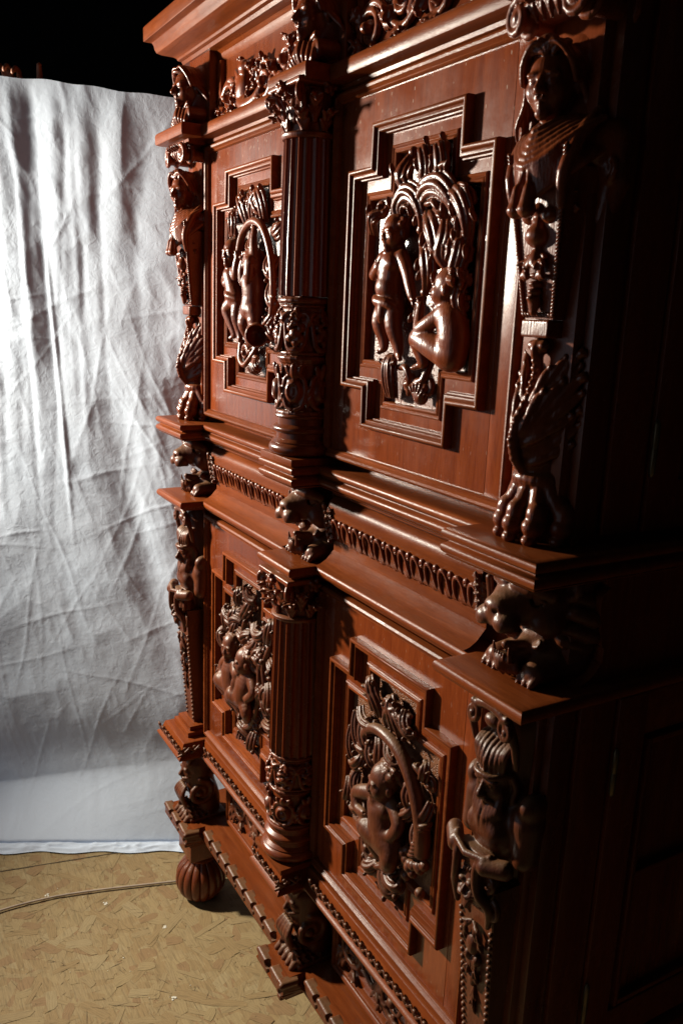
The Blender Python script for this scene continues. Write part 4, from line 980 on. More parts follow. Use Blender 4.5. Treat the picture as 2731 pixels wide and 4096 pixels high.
# ------------------------------------------------------------------ capitals and carved drums of the columns
def capital():
    S = Carve((-.092, -.092, 0), (.092, .092, .092), .0020)
    S.cap((0, 0, .004), (0, 0, .075), .047, .054, .003)
    for tier, (z0, h, n, a0, ro) in enumerate(((.0, .036, 8, 0, .056), (.020, .042, 8, PI / 8, .058))):
        for i in range(n):
            a = a0 + 2 * PI * i / n; c, s_ = math.cos(a), math.sin(a); P_ = lambda r, z: (r * c, r * s_, z)
            S.leaf([P_(ro - .006, z0), P_(ro, z0 + h * .5), P_(ro + .010, z0 + h * .9), P_(ro + .022, z0 + h * .92), P_(ro + .025, z0 + h * .72)], .030, .0045, 3, (c, s_, .2))
    for i in range(4):
        a = PI / 4 + i * PI / 2; c, s_ = math.cos(a), math.sin(a); P_ = lambda r, z: (r * c, r * s_, z)
        S.chain([P_(.05, .045), P_(.062, .066), P_(.080, .074)], [.007, .007, .007], .002)
        S.spiral((.082 * c, .082 * s_, .060), .015, 1.4, PI / 2, .0055, ux=(c, s_, 0), hand=-1, k=.002)
        b = i * PI / 2; c, s_ = math.cos(b), math.sin(b)
        S.ell((.066 * c, .066 * s_, .076), (.011, .011, .011), .003)
        for q in range(5):
            g = q * 2 * PI / 5; S.ell((.072 * c - s_ * .011 * math.cos(g), .072 * s_ + c * .011 * math.cos(g), .076 + .011 * math.sin(g)), (.005, .005, .005), .001)
    S.boxs((0, 0, .084), (.070, .066, .0055), .002, .002)
    return S.mesh('capital', 1)
cp = capital()
link('capital', cp, M_CARVE, COLU, 180, (.8, -.028, 2.197))
o = link('capital', cp, M_CARVE_LOW, COLL, 180, (.8, -.028, 1.205)); o.scale = (1.06, 1.0, 1.06)
def drum():
    S = Carve((-.084, -.084, 0), (.084, .084, .24), .0021)
    S.cap((0, 0, -.02), (0, 0, .26), .0530, .0530, 0)
    for z, r, t in ((.005, .060, .006), (.118, .0595, .0055), (.128, .058, .004), (.110, .058, .003), (.233, .0605, .006), (.222, .058, .003)):
        for i in range(24):
            a, b = 2 * PI * i / 24, 2 * PI * (i + 1) / 24; S.cap((r * .96 * math.cos(a), r * .96 * math.sin(a), z), (r * .96 * math.cos(b), r * .96 * math.sin(b), z), t, t, .001)
    for i in range(6):
        a = 2 * PI * i / 6 - PI / 2 - .35; 
        def P_(da, z, r=.060): return (r * math.cos(a + da), r * math.sin(a + da), z)
        ct = (-math.sin(a), math.cos(a), 0); n_ = (math.cos(a), math.sin(a), 0)
        for da, z, q in ((0, .168, .012), (.16, .158, .010), (-.16, .160, .0105), (.02, .150, .009), (.20, .178, .009), (-.18, .180, .009)): S.ell(P_(da, z, .061), (q, q, q), .002)
        S.spiral(P_(.28, .195, .058), .016, 1.4, 0, .005, ux=ct, hand=1, k=.002); S.spiral(P_(-.28, .195, .058), .016, 1.4, PI, .005, ux=ct, hand=-1, k=.002)
        S.chain([P_(-.50, .205), P_(-.3, .145, .062), P_(0, .135, .064), P_(.3, .145, .062), P_(.50, .205)], [.004, .006, .0065, .006, .004], .002, False, 4)
        S.leaf([P_(0, .214, .056), P_(0, .200, .064), P_(0, .185, .068)], .026, .005, 3, n_)
        # lower half: shield cartouches under a palmette
        S.ell(P_(0, .052, .055), (.022, .022, .026), .003); S.ell(P_(0, .052, .076), (.012, .012, .016), .001, None, True); S.ell(P_(0, .05, .060), (.010, .010, .014), .002)
        for sg in (-1, 1):
            S.chain([P_(sg * .05, .088, .062), P_(sg * .36, .076, .062), P_(sg * .42, .048, .061), P_(sg * .30, .022, .062), P_(sg * .06, .014, .063)], [.004, .0055, .0055, .005, .004], .002, False, 4)
            S.spiral(P_(sg * .30, .030, .060), .010, 1.2, 0, .004, ux=ct, hand=sg, k=.001)
            S.blade(P_(sg * .05, .078, .060), P_(sg * .28, .104, .067), .014, .005, n_)
        S.blade(P_(0, .076, .061), P_(0, .108, .069), .015, .006, n_)
        S.ell(P_(PI / 6 + .36, .07, .057), (.009, .009, .012), .002); S.leaf([P_(.52, .02, .056), P_(.52, .045, .063), P_(.52, .06, .064)], .02, .004, 2, n_)
    return S.mesh('carved_drum', 1)
dm = drum()
link('carved_drum', dm, M_CARVE, COLU, 180, (.8, -.028, 1.647)).scale = (.94, .94, 1)
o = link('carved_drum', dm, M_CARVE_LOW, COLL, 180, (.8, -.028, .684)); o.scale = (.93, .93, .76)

# ------------------------------------------------------------------ repeated ornaments
def egg_unit():
    S = Carve((-.024, -.026, -.060), (.034, .022, .016), .0010)
    arch = [(-.0120, .004, -.054), (-.0128, -.001, -.036), (-.0108, -.003, -.014), (-.0055, -.004, -.002), (0, -.0045, .0015), (.0055, -.004, -.002), (.0108, -.003, -.014), (.0128, -.001, -.036), (.0120, .004, -.054)]
    S.ell((0, .008, -.034), (.0125, .0075, .030), .0005)
    S.chain(arch, [.0026, .0030, .0034, .0040, .0044, .0040, .0034, .0030, .0026], .0006, False, 3)
    S.ell((0, -.0030, -.036), (.0072, .0048, .020), .0, None, True)
    S.ell((.0214, -.002, -.004), (.0070, .0062, .0105), .0006); S.ell((.0214, -.0085, -.005), (.0020, .003, .0026), .0003, None, True)
    return S.mesh('egg', 1)
eg = egg_unit()
for bi, (a, b) in enumerate(MID):
    n = 12; p0, p1 = a + .028, b - .022
    for i in range(n):
        o = link('egg', eg, M_CARVE, FR[bi], 180, (p0 + (p1 - p0) * i / (n - 1), -.0020, 1.4345)) if (bi == 0 and i == 0) else copy_of(o0, FR[bi], (p0 + (p1 - p0) * i / (n - 1), -.0020, 1.4345))
        if bi == 0 and i == 0: o.rotation_euler = (math.radians(9), 0, 0); o0 = o; o.scale = (1.04, 0.90, 0.86)
def end_leaf():
    S = Carve((-.03, -.03, -.08), (.03, .02, .03), .0012)
    for j in range(5): S.leaf([(-.018, .004, -.010 - .014 * j), (-.004, -.006, -.004 - .014 * j), (.012, -.004, .010 - .015 * j)], .016, .0035, 3)
    S.chain([(-.020, 0, .012), (-.022, 0, -.03), (-.018, .004, -.07)], .006, .002)
    return S.mesh('end_leaf', 1)
el = end_leaf()
for bi, (a, b) in enumerate(MID):
    for x, sx in ((a + .004, 1), (b - .002, -1)):
        o = link('end_leaf', el, M_CARVE_LOW, FR[bi], 180, (x, -.004, 1.448)); o.rotation_euler = (math.radians(9), 0, 0); o.scale = (sx, 1, 1)
o = link('end_leaf', el, M_CARVE_LOW, cab, 180, (1.545, .082, 1.440)); o.rotation_euler = (math.radians(34), 0, 0); o.scale = (-1, 1, 1)
_j = random.Random(31)
for bi in (0, 1):
    for o_ in FR[bi].children:
        if o_.name.startswith('egg'):
            o_.rotation_euler = (o_.rotation_euler[0] + _j.uniform(-.02, .02), _j.uniform(-.05, .05), _j.uniform(-.05, .05)); o_.scale = (1.04 * _j.uniform(.95, 1.04), .90, .86 * _j.uniform(.96, 1.04))
# leaf and ribbon ornament on the lower ledge
def ribbon_unit():
    S = Carve((-.021, -.012, -.022), (.021, .010, .024), .0009)
    for sg in (-1, 1): S.chain([(-sg * .0165, .0015, -.0165), (-sg * .008, -.0015, -.009), (0, -.0025, -.001), (sg * .009, -.0010, .008), (sg * .016, .002, .013)], [.0026, .0033, .0035, .0032, .0022], .0006, False, 2)
    S.ell((0, -.0005, .0155), (.0062, .0042, .0062), .0006); S.ell((0, .0005, -.0140), (.0060, .0030, .0045), .0006)
    for q in (-1, 0, 1): S.cap((q * .003, -.0055, .020), (q * .0035, -.0050, .011), .0007, .0007, .0003, True)
    for sg in (-1, 1): S.ell((sg * .0160, .001, -.001), (.0036, .0026, .0062), .0006)
    return S.mesh('ribbon_leaf', 1)
ru = ribbon_unit(); o0 = None
tl = math.atan2(.021 - .006, .035)
def runs():
    for a, b, y in ((.008, .202, -.103), (.222, .708, -.035), (.728, .872, -.103), (.892, 1.378, -.035), (1.398, 1.592, -.103)):
        n = max(2, round((b - a) / .0318)); 
        for i in range(n): yield (a + (b - a) * (i + .5) / n, y + .0115, .0), (tl, 0, 0)
    for x, s0 in ((.2085, 1), (.8785, 1), (1.5985, 1)):
        for y in (-.085, -.054): yield (x - .0095, y, 0), (tl, 0, PI / 2)
for p, r in runs():
    p = (p[0] + (.003 if r[2] else 0), p[1] - (0 if r[2] else .003), .5625)
    if o0 is None: o0 = link('ribbon_leaf', ru, M_CARVE_LOW, lowl, 180, p); o0.rotation_euler = r
    else: copy_of(o0, lowl, (p[0] + _j.uniform(-.001, .001), p[1], p[2] + _j.uniform(-.0008, .0008)), (r[0], r[1] + _j.uniform(-.05, .05), r[2]))
# slanting lobes on the platform edge
def lobe_unit():
    S = Carve((-.040, -.026, -.036), (.040, .016, .026), .0012)
    S.boxs((-.001, .002, .002), (.0305, .0135, .0175), .006, 0, rotm(0, .12)); S.cap((-.027, -.006, .014), (.024, -.006, .010), .0075, .0075, .002)
    S.ell((.0265, -.009, .010), (.0120, .015, .0125), .0, rotm(0, .6), True); S.ell((-.031, -.008, -.002), (.006, .012, .010), .001, None, True)
    S.cap((-.006, -.0135, -.004), (.020, -.0135, -.010), .0026, .0026, .001, True)
    S.boxs((-.006, .006, -.024), (.024, .010, .008), .005, .001)
    for q in range(6): S.cap((-.028 + q * .010, -.006, -.034), (-.024 + q * .010, -.003, -.022), .0016, .0016, .0005, True)
    return S.mesh('edge_lobe', 1)
lu = lobe_unit(); o0 = None
def lruns():
    for a, b, y in ((.004, .206, -.085), (.216, .714, -.031), (.724, .876, -.085), (.886, 1.384, -.031), (1.394, 1.596, -.085)):
        n = max(2, round((b - a) / .062))
        for i in range(n): yield (a + (b - a) * (i + .5) / n, y + .0135, .266), (0, 0, 0)
    for x in (.1965, .8665, 1.5865): yield (x, -.055, .266), (0, 0, PI / 2)
for p, r in lruns():
    if o0 is None: o0 = link('edge_lobe', lu, M_CARVE_LOW, plat, 180, p); o0.rotation_euler = r
    else: copy_of(o0, plat, (p[0] + _j.uniform(-.0015, .0015), p[1], p[2]), (r[0], r[1] + _j.uniform(-.04, .04), r[2]))

# ------------------------------------------------------------------ scroll brackets with masks between platform and lower ledge
def bracket():
    S = Carve((-.075, -.105, .282), (.075, .095, .540), .0023)
    S.boxs((0, .02, .525), (.060, .062, .016), .003, .003); S.boxs((0, -.03, .508), (.048, .04, .008), .004, .003)
    S.chain([(0, .03, .50), (0, .0, .46), (0, .0, .40), (0, .02, .34), (0, .02, .30)], [.042, .045, .046, .044, .046], .012, False, 3)
    S.head((0, -.022, .452), rotm(.15), .046, k=.12); S.frame((0, -.022, .452), rotm(.15), .046)
    for j in range(7):
        a = -1.1 + j * .37; S.chain([(.55 * math.sin(a), -.62 + .2 * abs(a), .45), (.75 * math.sin(a), -.3, .95), (.9 * math.sin(a), .2, 1.05)], [.09, .13, .08], .02, False, 3)
    for sg in (-1, 1): S.chain([(0, -.88, -.42), (sg * .3, -.82, -.5), (sg * .6, -.5, -.45)], [.08, .12, .05], .02, False, 3)
    S.frame()
    for sg in (-1, 1):
        S.spiral((sg * .040, -.012, .378), .044, 1.7, PI / 2, .011, ux=(0, -1, 0), hand=1, k=.003); S.spiral((sg * .042, .03, .47), .030, 1.4, -PI / 2, .009, ux=(0, -1, 0), hand=-1, k=.003)
        for j in range(4): S.leaf([(sg * .012, -.052 + .012 * j, .345 - .008 * j), (sg * .030, -.050 + .016 * j, .326 - .008 * j), (sg * .048, -.044 + .02 * j, .298)], .026, .005, 3, (sg * .5, -.8, .2))
    for j in range(-2, 3):
        S.chain([(j * .010, -.054, .395), (j * .013, -.066, .372), (j * .012, -.058, .345), (j * .010, -.045, .315)], [.006, .008, .008, .006], .002, False, 3)
        S.chain([(j * .016, -.028, .310), (j * .019, -.052, .297), (j * .020, -.062, .288)], [.010, .010, .008], .002)
    S.boxs((0, .01, .290), (.055, .06, .007), .003, .002)
    return S.mesh('mask_bracket', 1)
br = bracket()
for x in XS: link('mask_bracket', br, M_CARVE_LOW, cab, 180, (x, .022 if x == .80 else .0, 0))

# ------------------------------------------------------------------ scroll carving: top frieze and drawer fronts
def scroll_panel(name, w_, h, y, seed, beast=False):
    S = Carve((-w_ / 2, y - .045, -h / 2), (w_ / 2, y + .008, h / 2), .0022); r = random.Random(seed)
    n = 5
    S.chain([(-w_ * .48 + w_ * .96 * i / 16, y - .012, h * .26 * math.sin(i * PI / 3.2)) for i in range(17)], .0075, .002, False, 3)
    for i in range(n):
        cx = -w_ * .40 + w_ * .80 * i / (n - 1); s_ = 1 if i % 2 else -1
        S.spiral((cx, y - .012, s_ * h * .10), h * .30, 1.6, r.uniform(0, 6), .0085, hand=s_, k=.002); S.ell((cx, y - .020, s_ * h * .10), (.012, .014, .012), .003)
        for q in range(6):
            a = r.uniform(0, 2 * PI); R0 = h * r.uniform(.2, .32); p = (cx + R0 * math.cos(a), y - .008, s_ * h * .1 + R0 * math.sin(a)); L = h * r.uniform(.2, .34); b = a + r.uniform(-.9, .9)
            S.leaf([p, (p[0] + L * .5 * math.cos(b), y - .022, p[2] + L * .5 * math.sin(b)), (p[0] + L * math.cos(b + .4), y - .014, p[2] + L * math.sin(b + .4))], h * .20, .007, 3)
    if beast:
        c = -w_ * .20
        S.ell((c, y - .020, -.008), (.026, .018, .040), .006, rotm(0, .35)); S.ell((c + .015, y - .024, .034), (.022, .016, .018), .005); S.cap((c + .025, y - .026, .036), (c + .045, y - .022, .030), .009, .005, .003)
        S.chain([(c - .005, y - .02, -.04), (c + .03, y - .022, -.052), (c + .075, y - .020, -.045), (c + .10, y - .018, -.02)], [.016, .018, .014, .008], .004, False, 3)
        for j in range(5): S.blade((c - .01, y - .022, .012 - .008 * j), (c - .055 + .004 * j, y - .018, .044 - .018 * j), .014, .007)
    return S.mesh(name, 1)
for i, (a, b) in enumerate(MID):
    o = link('scrollwork', scroll_panel('scrollwork', b - a + .02, .120, 0, 11 + i, i == 0), M_CARVE, cab, 180, ((a + b) / 2, .036, 2.381))
sp_ = scroll_panel('drawer_scrollwork', .46, .18, 0, 21)
for i, (a, b) in enumerate(MID): link('drawer_scrollwork', sp_, M_CARVE_LOW, cab, 180, ((a + b) / 2 + .0, .067, .412)).scale = (1, .7, 1)

# ------------------------------------------------------------------ relief figures and foliage on the doors
GY = .0165
def relief(): return Carve((-.182, -.085, -.226), (.182, GY + .006, .226), .0018)
def P3(u, w_, y): return (u, y, w_)
def vine(S, pts, r0, r1=None, y=.002, up=.010):
    r1 = r0 if r1 is None else r1; n = len(pts)
    S.chain([(p[0], (p[2] if len(p) > 2 else y - up * math.sin(PI * i / max(1, n - 1))), p[1]) for i, p in enumerate(pts)], [r0 + (r1 - r0) * i / (n - 1) for i in range(n)], .002, False, 5)
def big(V, pts, wd, y=.004, up=.020, lobes=True):
    m = len(pts); P_ = [np.array((u, y - up * math.sin(PI * (.12 + .80 * q / (m - 1))), w_)) for q, (u, w_) in enumerate(pts)]
    T_ = [P_[min(q + 1, m - 1)] - P_[max(q - 1, 0)] for q in range(m)]; N_ = [np.array((-t[2], 0, t[0])) / (math.hypot(t[0], t[2]) + 1e-9) for t in T_]
    tp = [math.sin(PI * (.22 + .68 * q / (m - 1))) for q in range(m)]
    for of, lift_, rad in ((0, -.0045, .19), (-.31, -.001, .16), (.31, -.001, .16), (-.58, .004, .12), (.58, .004, .12)):
        V.chain([p + n_ * of * wd * t + np.array((0, lift_, 0)) for p, n_, t in zip(P_, N_, tp)], [wd * rad * (.45 + .55 * t) for t in tp], .0006, False, 4)
    V.ell(P_[-1] + np.array((0, -.004, 0)), (wd * .24, wd * .22, wd * .24), .001)
    for q in (range(1, m - 1) if lobes else (m // 2,)):
        for sg in (-1, 1):
            b_ = P_[q] + N_[q] * sg * wd * .60 * tp[q]; V.blade(b_ - T_[q] * .10, b_ + N_[q] * sg * wd * .30 + T_[q] * .22 + np.array((0, -.003, 0)), wd * .24, .006, k=.001)
def lf(S, u, w_, ang, L, wd, bend=.5, y=.004, n=3):
    p = [(u, w_)]
    for q in (.30, .60, .85, 1.0):
        aa = ang + bend * 1.5 * q; p.append((u + L * q * math.cos(aa), w_ + L * q * math.sin(aa)))
    aa = ang + bend * 1.5 + (1.6 if bend > 0 else -1.6); p.append((p[-1][0] + L * .16 * math.cos(aa), p[-1][1] + L * .16 * math.sin(aa)))
    big(S, p, wd, y, .017, False)
def curl(S, u, w_, r, turns, a0, hand, rad=.006, y=.0):
    S.spiral((u, y, w_), r, turns, a0, rad, hand=hand, k=.0015); S.ell((u, y - .004, w_), (rad * 1.3,) * 3, .002)
FAT = 1.10
def limb(S, pts, rr, k=.005):
    S.chain([P3(*p) for p in pts], [q * (FAT if q > .006 else 1) for q in rr], k, False, 4)
def foot(S, u, w_, y, dirx, s=1.0):
    S.cap((u, y, w_), (u + dirx * .016 * s, y - .006, w_ - .006 * s), .0072 * s, .0055 * s, .004)
    for q in range(3): S.ell((u + dirx * (.020) * s, y - .004 - .003 * q, w_ - .007 * s), (.0035, .003, .003), .001)
def hand(S, u, w_, y, a, s=1.0):
    S.ell((u, y, w_), (.0065 * s, .0055 * s, .0065 * s), .003)
    for q in range(4): S.cap((u, y - .002 * (q - 1.5), w_), (u + .012 * s * math.cos(a + .22 * (q - 1.5)), y - .0028 * (q - 1.5) - .001, w_ + .012 * s * math.sin(a + .22 * (q - 1.5))), .0027 * s, .0022 * s, .001)
    S.cap((u, y - .004, w_), (u + .008 * s * math.cos(a + 1.1), y - .006, w_ + .008 * s * math.sin(a + 1.1)), .0028 * s, .0024 * s, .001)
def curls(S, pos, R, sc, n=22, seed=1):
    S.frame(pos, R, sc); r = random.Random(seed)
    for i in range(n):
        a = r.uniform(-2.4, 2.4); b = r.uniform(.15, 1.45)
        d = np.array((math.cos(b) * math.sin(a), -math.cos(b) * math.cos(a) * .8 + .25, math.sin(b)))
        if d[1] < -.35 and d[2] < .62: continue
        c = np.array((0, .14, .20)) + d * np.array((.76, .84, .82))
        S.chain([c, c + d * .12 + np.array((r.uniform(-.18, .18), .06, -.16)), c + np.array((r.uniform(-.12, .12), .16, -.34))], [.13, .17, .09], .01)
    S.frame()
M_FIG = {'U': M_CARVE, 'L': M_CARVE_LOW}

def door_U1():
    F = relief(); k = .006          # putti
    y = -.012
    limb(F, [(-.058, .052, y + .004), (-.056, .030, y), (-.060, .0, y - .002), (-.060, -.028, y), (-.058, -.045, y)], [.017, .026, .0235, .024, .026]); F.ell((-.062, y - .018, -.012), (.020, .014, .018), k); F.ell((-.072, y - .014, .028), (.014, .012, .012), .004); F.ell((-.044, y - .016, .028), (.014, .012, .012), .004)
    limb(F, [(-.074, -.045, y), (-.084, -.072, y - .006), (-.077, -.100, y), (-.073, -.116, y)], [.0185, .0150, .0115, .0080]); foot(F, -.074, -.120, y, -.4)
    limb(F, [(-.044, -.046, y - .003), (-.036, -.078, y - .008), (-.028, -.106, y - .002), (-.022, -.124, y - .001)], [.0195, .0155, .0118, .0082]); foot(F, -.022, -.128, y - .002, .7)
    limb(F, [(-.086, .040, y), (-.104, .020, y - .004), (-.100, .010, y - .014), (-.078, .022, y - .022)], [.0125, .0110, .0095, .0078]); hand(F, -.074, .026, y - .024, .5)
    limb(F, [(-.030, .040, y), (-.010, .016, y - .002), (.004, -.010, y - .004), (.014, -.026, y - .006)], [.0130, .0110, .0092, .0075]); hand(F, .017, -.032, y - .006, -1.2)
    limb(F, [(-.090, -.030, y - .016), (-.070, -.036, y - .026), (-.044, -.040, y - .024), (-.028, -.048, y - .012)], [.006, .0085, .008, .006], .002); limb(F, [(-.052, -.040, y - .026), (-.056, -.060, y - .024), (-.066, -.072, y - .018)], [.008, .009, .004], .002); limb(F, [(-.085, -.038, y - .016), (-.062, -.046, y - .026), (-.034, -.054, y - .016)], [.004, .006, .004], .001)
    h1 = (-.052, y - .002, .082); R1 = rotm(.08, 0, -.15); F.head(h1, R1, 0.0336, child=True); curls(F, h1, R1, 0.0336, 48, 3)
    limb(F, [(.112, -.046, y), (.128, -.066, y - .002), (.136, -.094, y - .002), (.130, -.118, y)], [.020, .026, .028, .027]); F.ell((.136, y - .004, -.118), (.026, .024, .022), k)
    limb(F, [(.122, -.118, y - .008), (.085, -.104, y - .016), (.050, -.096, y - .016), (.050, -.112, y - .010), (.060, -.136, y - .006)], [.022, .0195, .0150, .0130, .0085]); foot(F, .056, -.140, y - .006, -.9)
    limb(F, [(.112, -.054, y - .010), (.086, -.070, y - .020), (.062, -.080, y - .022), (.052, -.064, y - .016), (.049, -.046, y - .012)], [.0140, .0125, .0105, .0088, .0075]); hand(F, .050, -.040, y - .012, 1.8)
    h2 = (.112, y - .004, -.014); R2 = rotm(-.05, 0, -1.05); F.head(h2, R2, 0.0347, child=True); curls(F, h2, R2, 0.0347, 52, 5)
    V = relief()
    vine(V, [(-.060, .105), (-.020, .130), (.020, .120), (.035, .085), (.030, .050)], .0070, .004); vine(V, [(.005, .118), (.045, .142), (.085, .138), (.118, .118), (.145, .080), (.150, .030)], .0070, .004); vine(V, [(.045, .128), (.075, .105), (.082, .070), (.070, .035), (.045, .010), (.050, -.020)], .009, .006); vine(V, [(.100, .110), (.110, .080), (.100, .050), (.082, .030)], .0075, .005)
    vine(V, [(.150, .045), (.140, .010), (.147, -.030), (.150, -.070), (.140, -.110)], .006, .005)
    for pts, wd in (([(-.040, .092), (-.050, .122), (-.022, .144), (.010, .134), (.026, .104), (.018, .082)], .032), ([(.002, .112), (.034, .144), (.074, .148), (.104, .126), (.116, .092)], .040), ([(.088, .138), (.126, .126), (.148, .094), (.144, .056)], .030), ([(.034, .104), (.060, .086), (.074, .054), (.060, .022)], .038), ([(.086, .104), (.100, .070), (.090, .038), (.104, .012)], .034), ([(.028, .056), (.050, .040), (.056, .008), (.040, -.020)], .032), ([(.126, .082), (.138, .045), (.128, .010), (.140, -.022)], .028), ([(-.026, .142), (-.032, .176), (-.016, .210)], .038), ([(.014, .150), (.034, .176), (.022, .206), (.008, .198)], .028), ([(.052, .152), (.076, .176), (.066, .206), (.052, .198)], .028), ([(.148, .010), (.140, -.030), (.150, -.070)], .022), ([(.150, -.060), (.138, -.096), (.148, -.126)], .022), ([(-.134, .085), (-.122, .112), (-.100, .120)], .024), ([(.030, -.030), (.038, -.060), (.028, -.085)], .022), ([(.112, .020), (.120, .050), (.112, .074)], .024)): big(V, pts, wd)
    for a in ((.128, .118, .022, 1.5, 0, 1, .0062), (-.115, .128, .018, 1.4, 0, -1, .0055), (.146, -.040, .014, 1.4, 1, 1, .005), (.144, -.085, .016, 1.5, 3, -1, .005), (.150, .0, .012, 1.3, 2, 1, .0045), (.030, .196, .015, 1.4, 1, 1, .0055), (.064, .200, .014, 1.4, 2, -1, .0055), (.128, -.122, .014, 1.3, 0, 1, .005), (.110, .060, .016, 1.3, 0, 1, .0055)): curl(V, *a)
    for u in (-.062, -.048, -.036): lf(V, -.050 + (u + .05) * .5, -.205, 1.57 + (-.05 - u) * 14, .070, .022, (u + .05) * 10)
    vine(V, [(-.030, -.150), (.0, -.150), (.012, -.170), (.0, -.195)], .007, .005); curl(V, .004, -.178, .018, 1.5, 0, 1); vine(V, [(.060, -.135), (.055, -.165), (.035, -.172), (.020, -.190)], .008, .006)
    for q in range(5): lf(V, .042, -.205, .5 + q * .35, .034, .012, .2, .006, 2)
    V.ell((.046, -.004, -.196), (.016, .012, .014), .004); curl(V, .060, -.178, .014, 1.3, 1, -1)
    return F, V
def door_U0():
    F = relief(); y = -.014
    limb(F, [(.035, .020, y), (.040, .0, y - .004), (.042, -.030, y - .004), (.036, -.058, y - .004)], [.022, .030, .028, .030]); F.ell((.026, y - .016, -.062), (.020, .018, .020), .004); F.ell((.052, y - .014, -.062), (.020, .018, .020), .004)
    limb(F, [(.048, .022, y - .004), (.054, .055, y - .010), (.048, .090, y - .010), (.044, .118, y - .006)], [.0150, .0125, .0100, .0080]); hand(F, .044, .124, y - .006, 1.6)
    limb(F, [(.016, .018, y - .004), (-.004, .004, y - .012), (-.004, .030, y - .018), (.004, .055, y - .016)], [.0140, .0115, .0095, .0075]); hand(F, .006, .060, y - .016, 1.4)
    limb(F, [(.022, -.062, y - .006), (.018, -.092, y - .018), (.022, -.122, y - .006), (.026, -.140, y - .004)], [.023, .0185, .0135, .0090]); limb(F, [(.052, -.062, y - .004), (.060, -.094, y - .010), (.064, -.122, y - .004)], [.023, .0170, .0110])
    h = (.040, y - .008, .046); R = rotm(-.25, 0, .9); F.head(h, R, 0.0358, child=True); curls(F, h, R, 0.0358, 60, 8); limb(F, [(.052, .048, y - .022), (.056, .020, y - .026), (.050, -.005, y - .028)], [.014, .014, .006], .002)
    limb(F, [(-.092, .040, y), (-.094, .020, y - .004), (-.082, -.006, y - .004), (-.066, -.034, y - .002)], [.016, .023, .021, .024]); limb(F, [(-.078, -.040, y), (-.108, -.062, y - .010), (-.094, -.096, y - .004), (-.080, -.122, y)], [.019, .0155, .0115, .008]); foot(F, -.080, -.126, y, -.6)
    limb(F, [(-.056, -.044, y), (-.054, -.076, y - .008), (-.050, -.110, y), (-.046, -.126, y)], [.018, .014, .011, .008]); foot(F, -.044, -.130, y, .5)
    limb(F, [(-.072, .032, y - .004), (-.050, .018, y - .014), (-.040, .040, y - .018), (-.034, .058, y - .018)], [.0125, .0105, .009, .007]); hand(F, -.032, .064, y - .018, 1.5); limb(F, [(-.108, .034, y - .004), (-.122, .010, y - .010), (-.100, .0, y - .020)], [.012, .0105, .0085])
    limb(F, [(-.100, -.020, y - .018), (-.070, -.030, y - .026), (-.044, -.036, y - .016)], [.006, .009, .006], .002)
    h = (-.092, y - .004, .074); R = rotm(.0, 0, .25); F.head(h, R, 0.0347, child=True); curls(F, h, R, 0.0347, 54, 9)
    V = relief()
    vine(V, [(-.060, .030), (-.052, .080), (-.020, .120), (.035, .140), (.090, .125), (.128, .080), (.145, .020), (.140, -.050), (.118, -.105)], .010, .008, y=-.006)
    vine(V, [(.0, .120), (.010, .085), (.020, .060)], .008, .005)
    for a in ((-.022, .135, 1.6, .075, .032, .3), (.012, .140, 1.5, .075, .03, -.3), (.045, .150, 1.6, .065, .03, .4), (.070, .140, 1.2, .07, .03, .5), (.030, .205, -1.5, .05, .022, .3), (-.040, .150, 1.9, .05, .022, -.4), (-.115, .120, .3, .05, .026, .7), (-.130, .100, -1.0, .045, .022, .6), (.128, .120, -.8, .05, .028, .6), (.105, .060, -1.8, .05, .026, .5), (.140, .060, -1.4, .05, .022, -.4), (.118, .0, -1.7, .055, .028, .4), (.140, -.060, -1.8, .05, .024, -.4), (.112, -.080, -1.5, .05, .024, .4), (-.005, .100, -1.4, .045, .024, .5)): lf(V, *a)
    for a in ((-.115, .118, .020, 1.5, 0, 1, .006), (.132, .108, .020, 1.5, 2, -1, .006), (.100, .040, .018, 1.5, 1, 1, .006), (-.012, .190, .014, 1.4, 0, 1, .0055), (.050, .195, .014, 1.4, 0, -1, .0055), (.145, -.110, .014, 1.4, 0, 1, .005), (-.030, -.165, .020, 1.6, 0, 1, .0065), (.010, -.160, .018, 1.5, 2, -1, .006), (.030, -.190, .018, 1.5, 1, 1, .006)): curl(V, *a)
    V.cap((.080, -.022, -.115), (.096, -.028, -.118), .026, .028, .002); V.cap((.097, -.032, -.118), (.110, -.036, -.119), .022, .024, .001, True)
    vine(V, [(-.060, -.140), (-.052, -.180), (-.020, -.195), (.010, -.175), (.030, -.150)], .008, .006)
    for q in range(5): lf(V, .045, -.175, -2.2 + q * .32, .036, .013, .1, .002, 2)
    return F, V
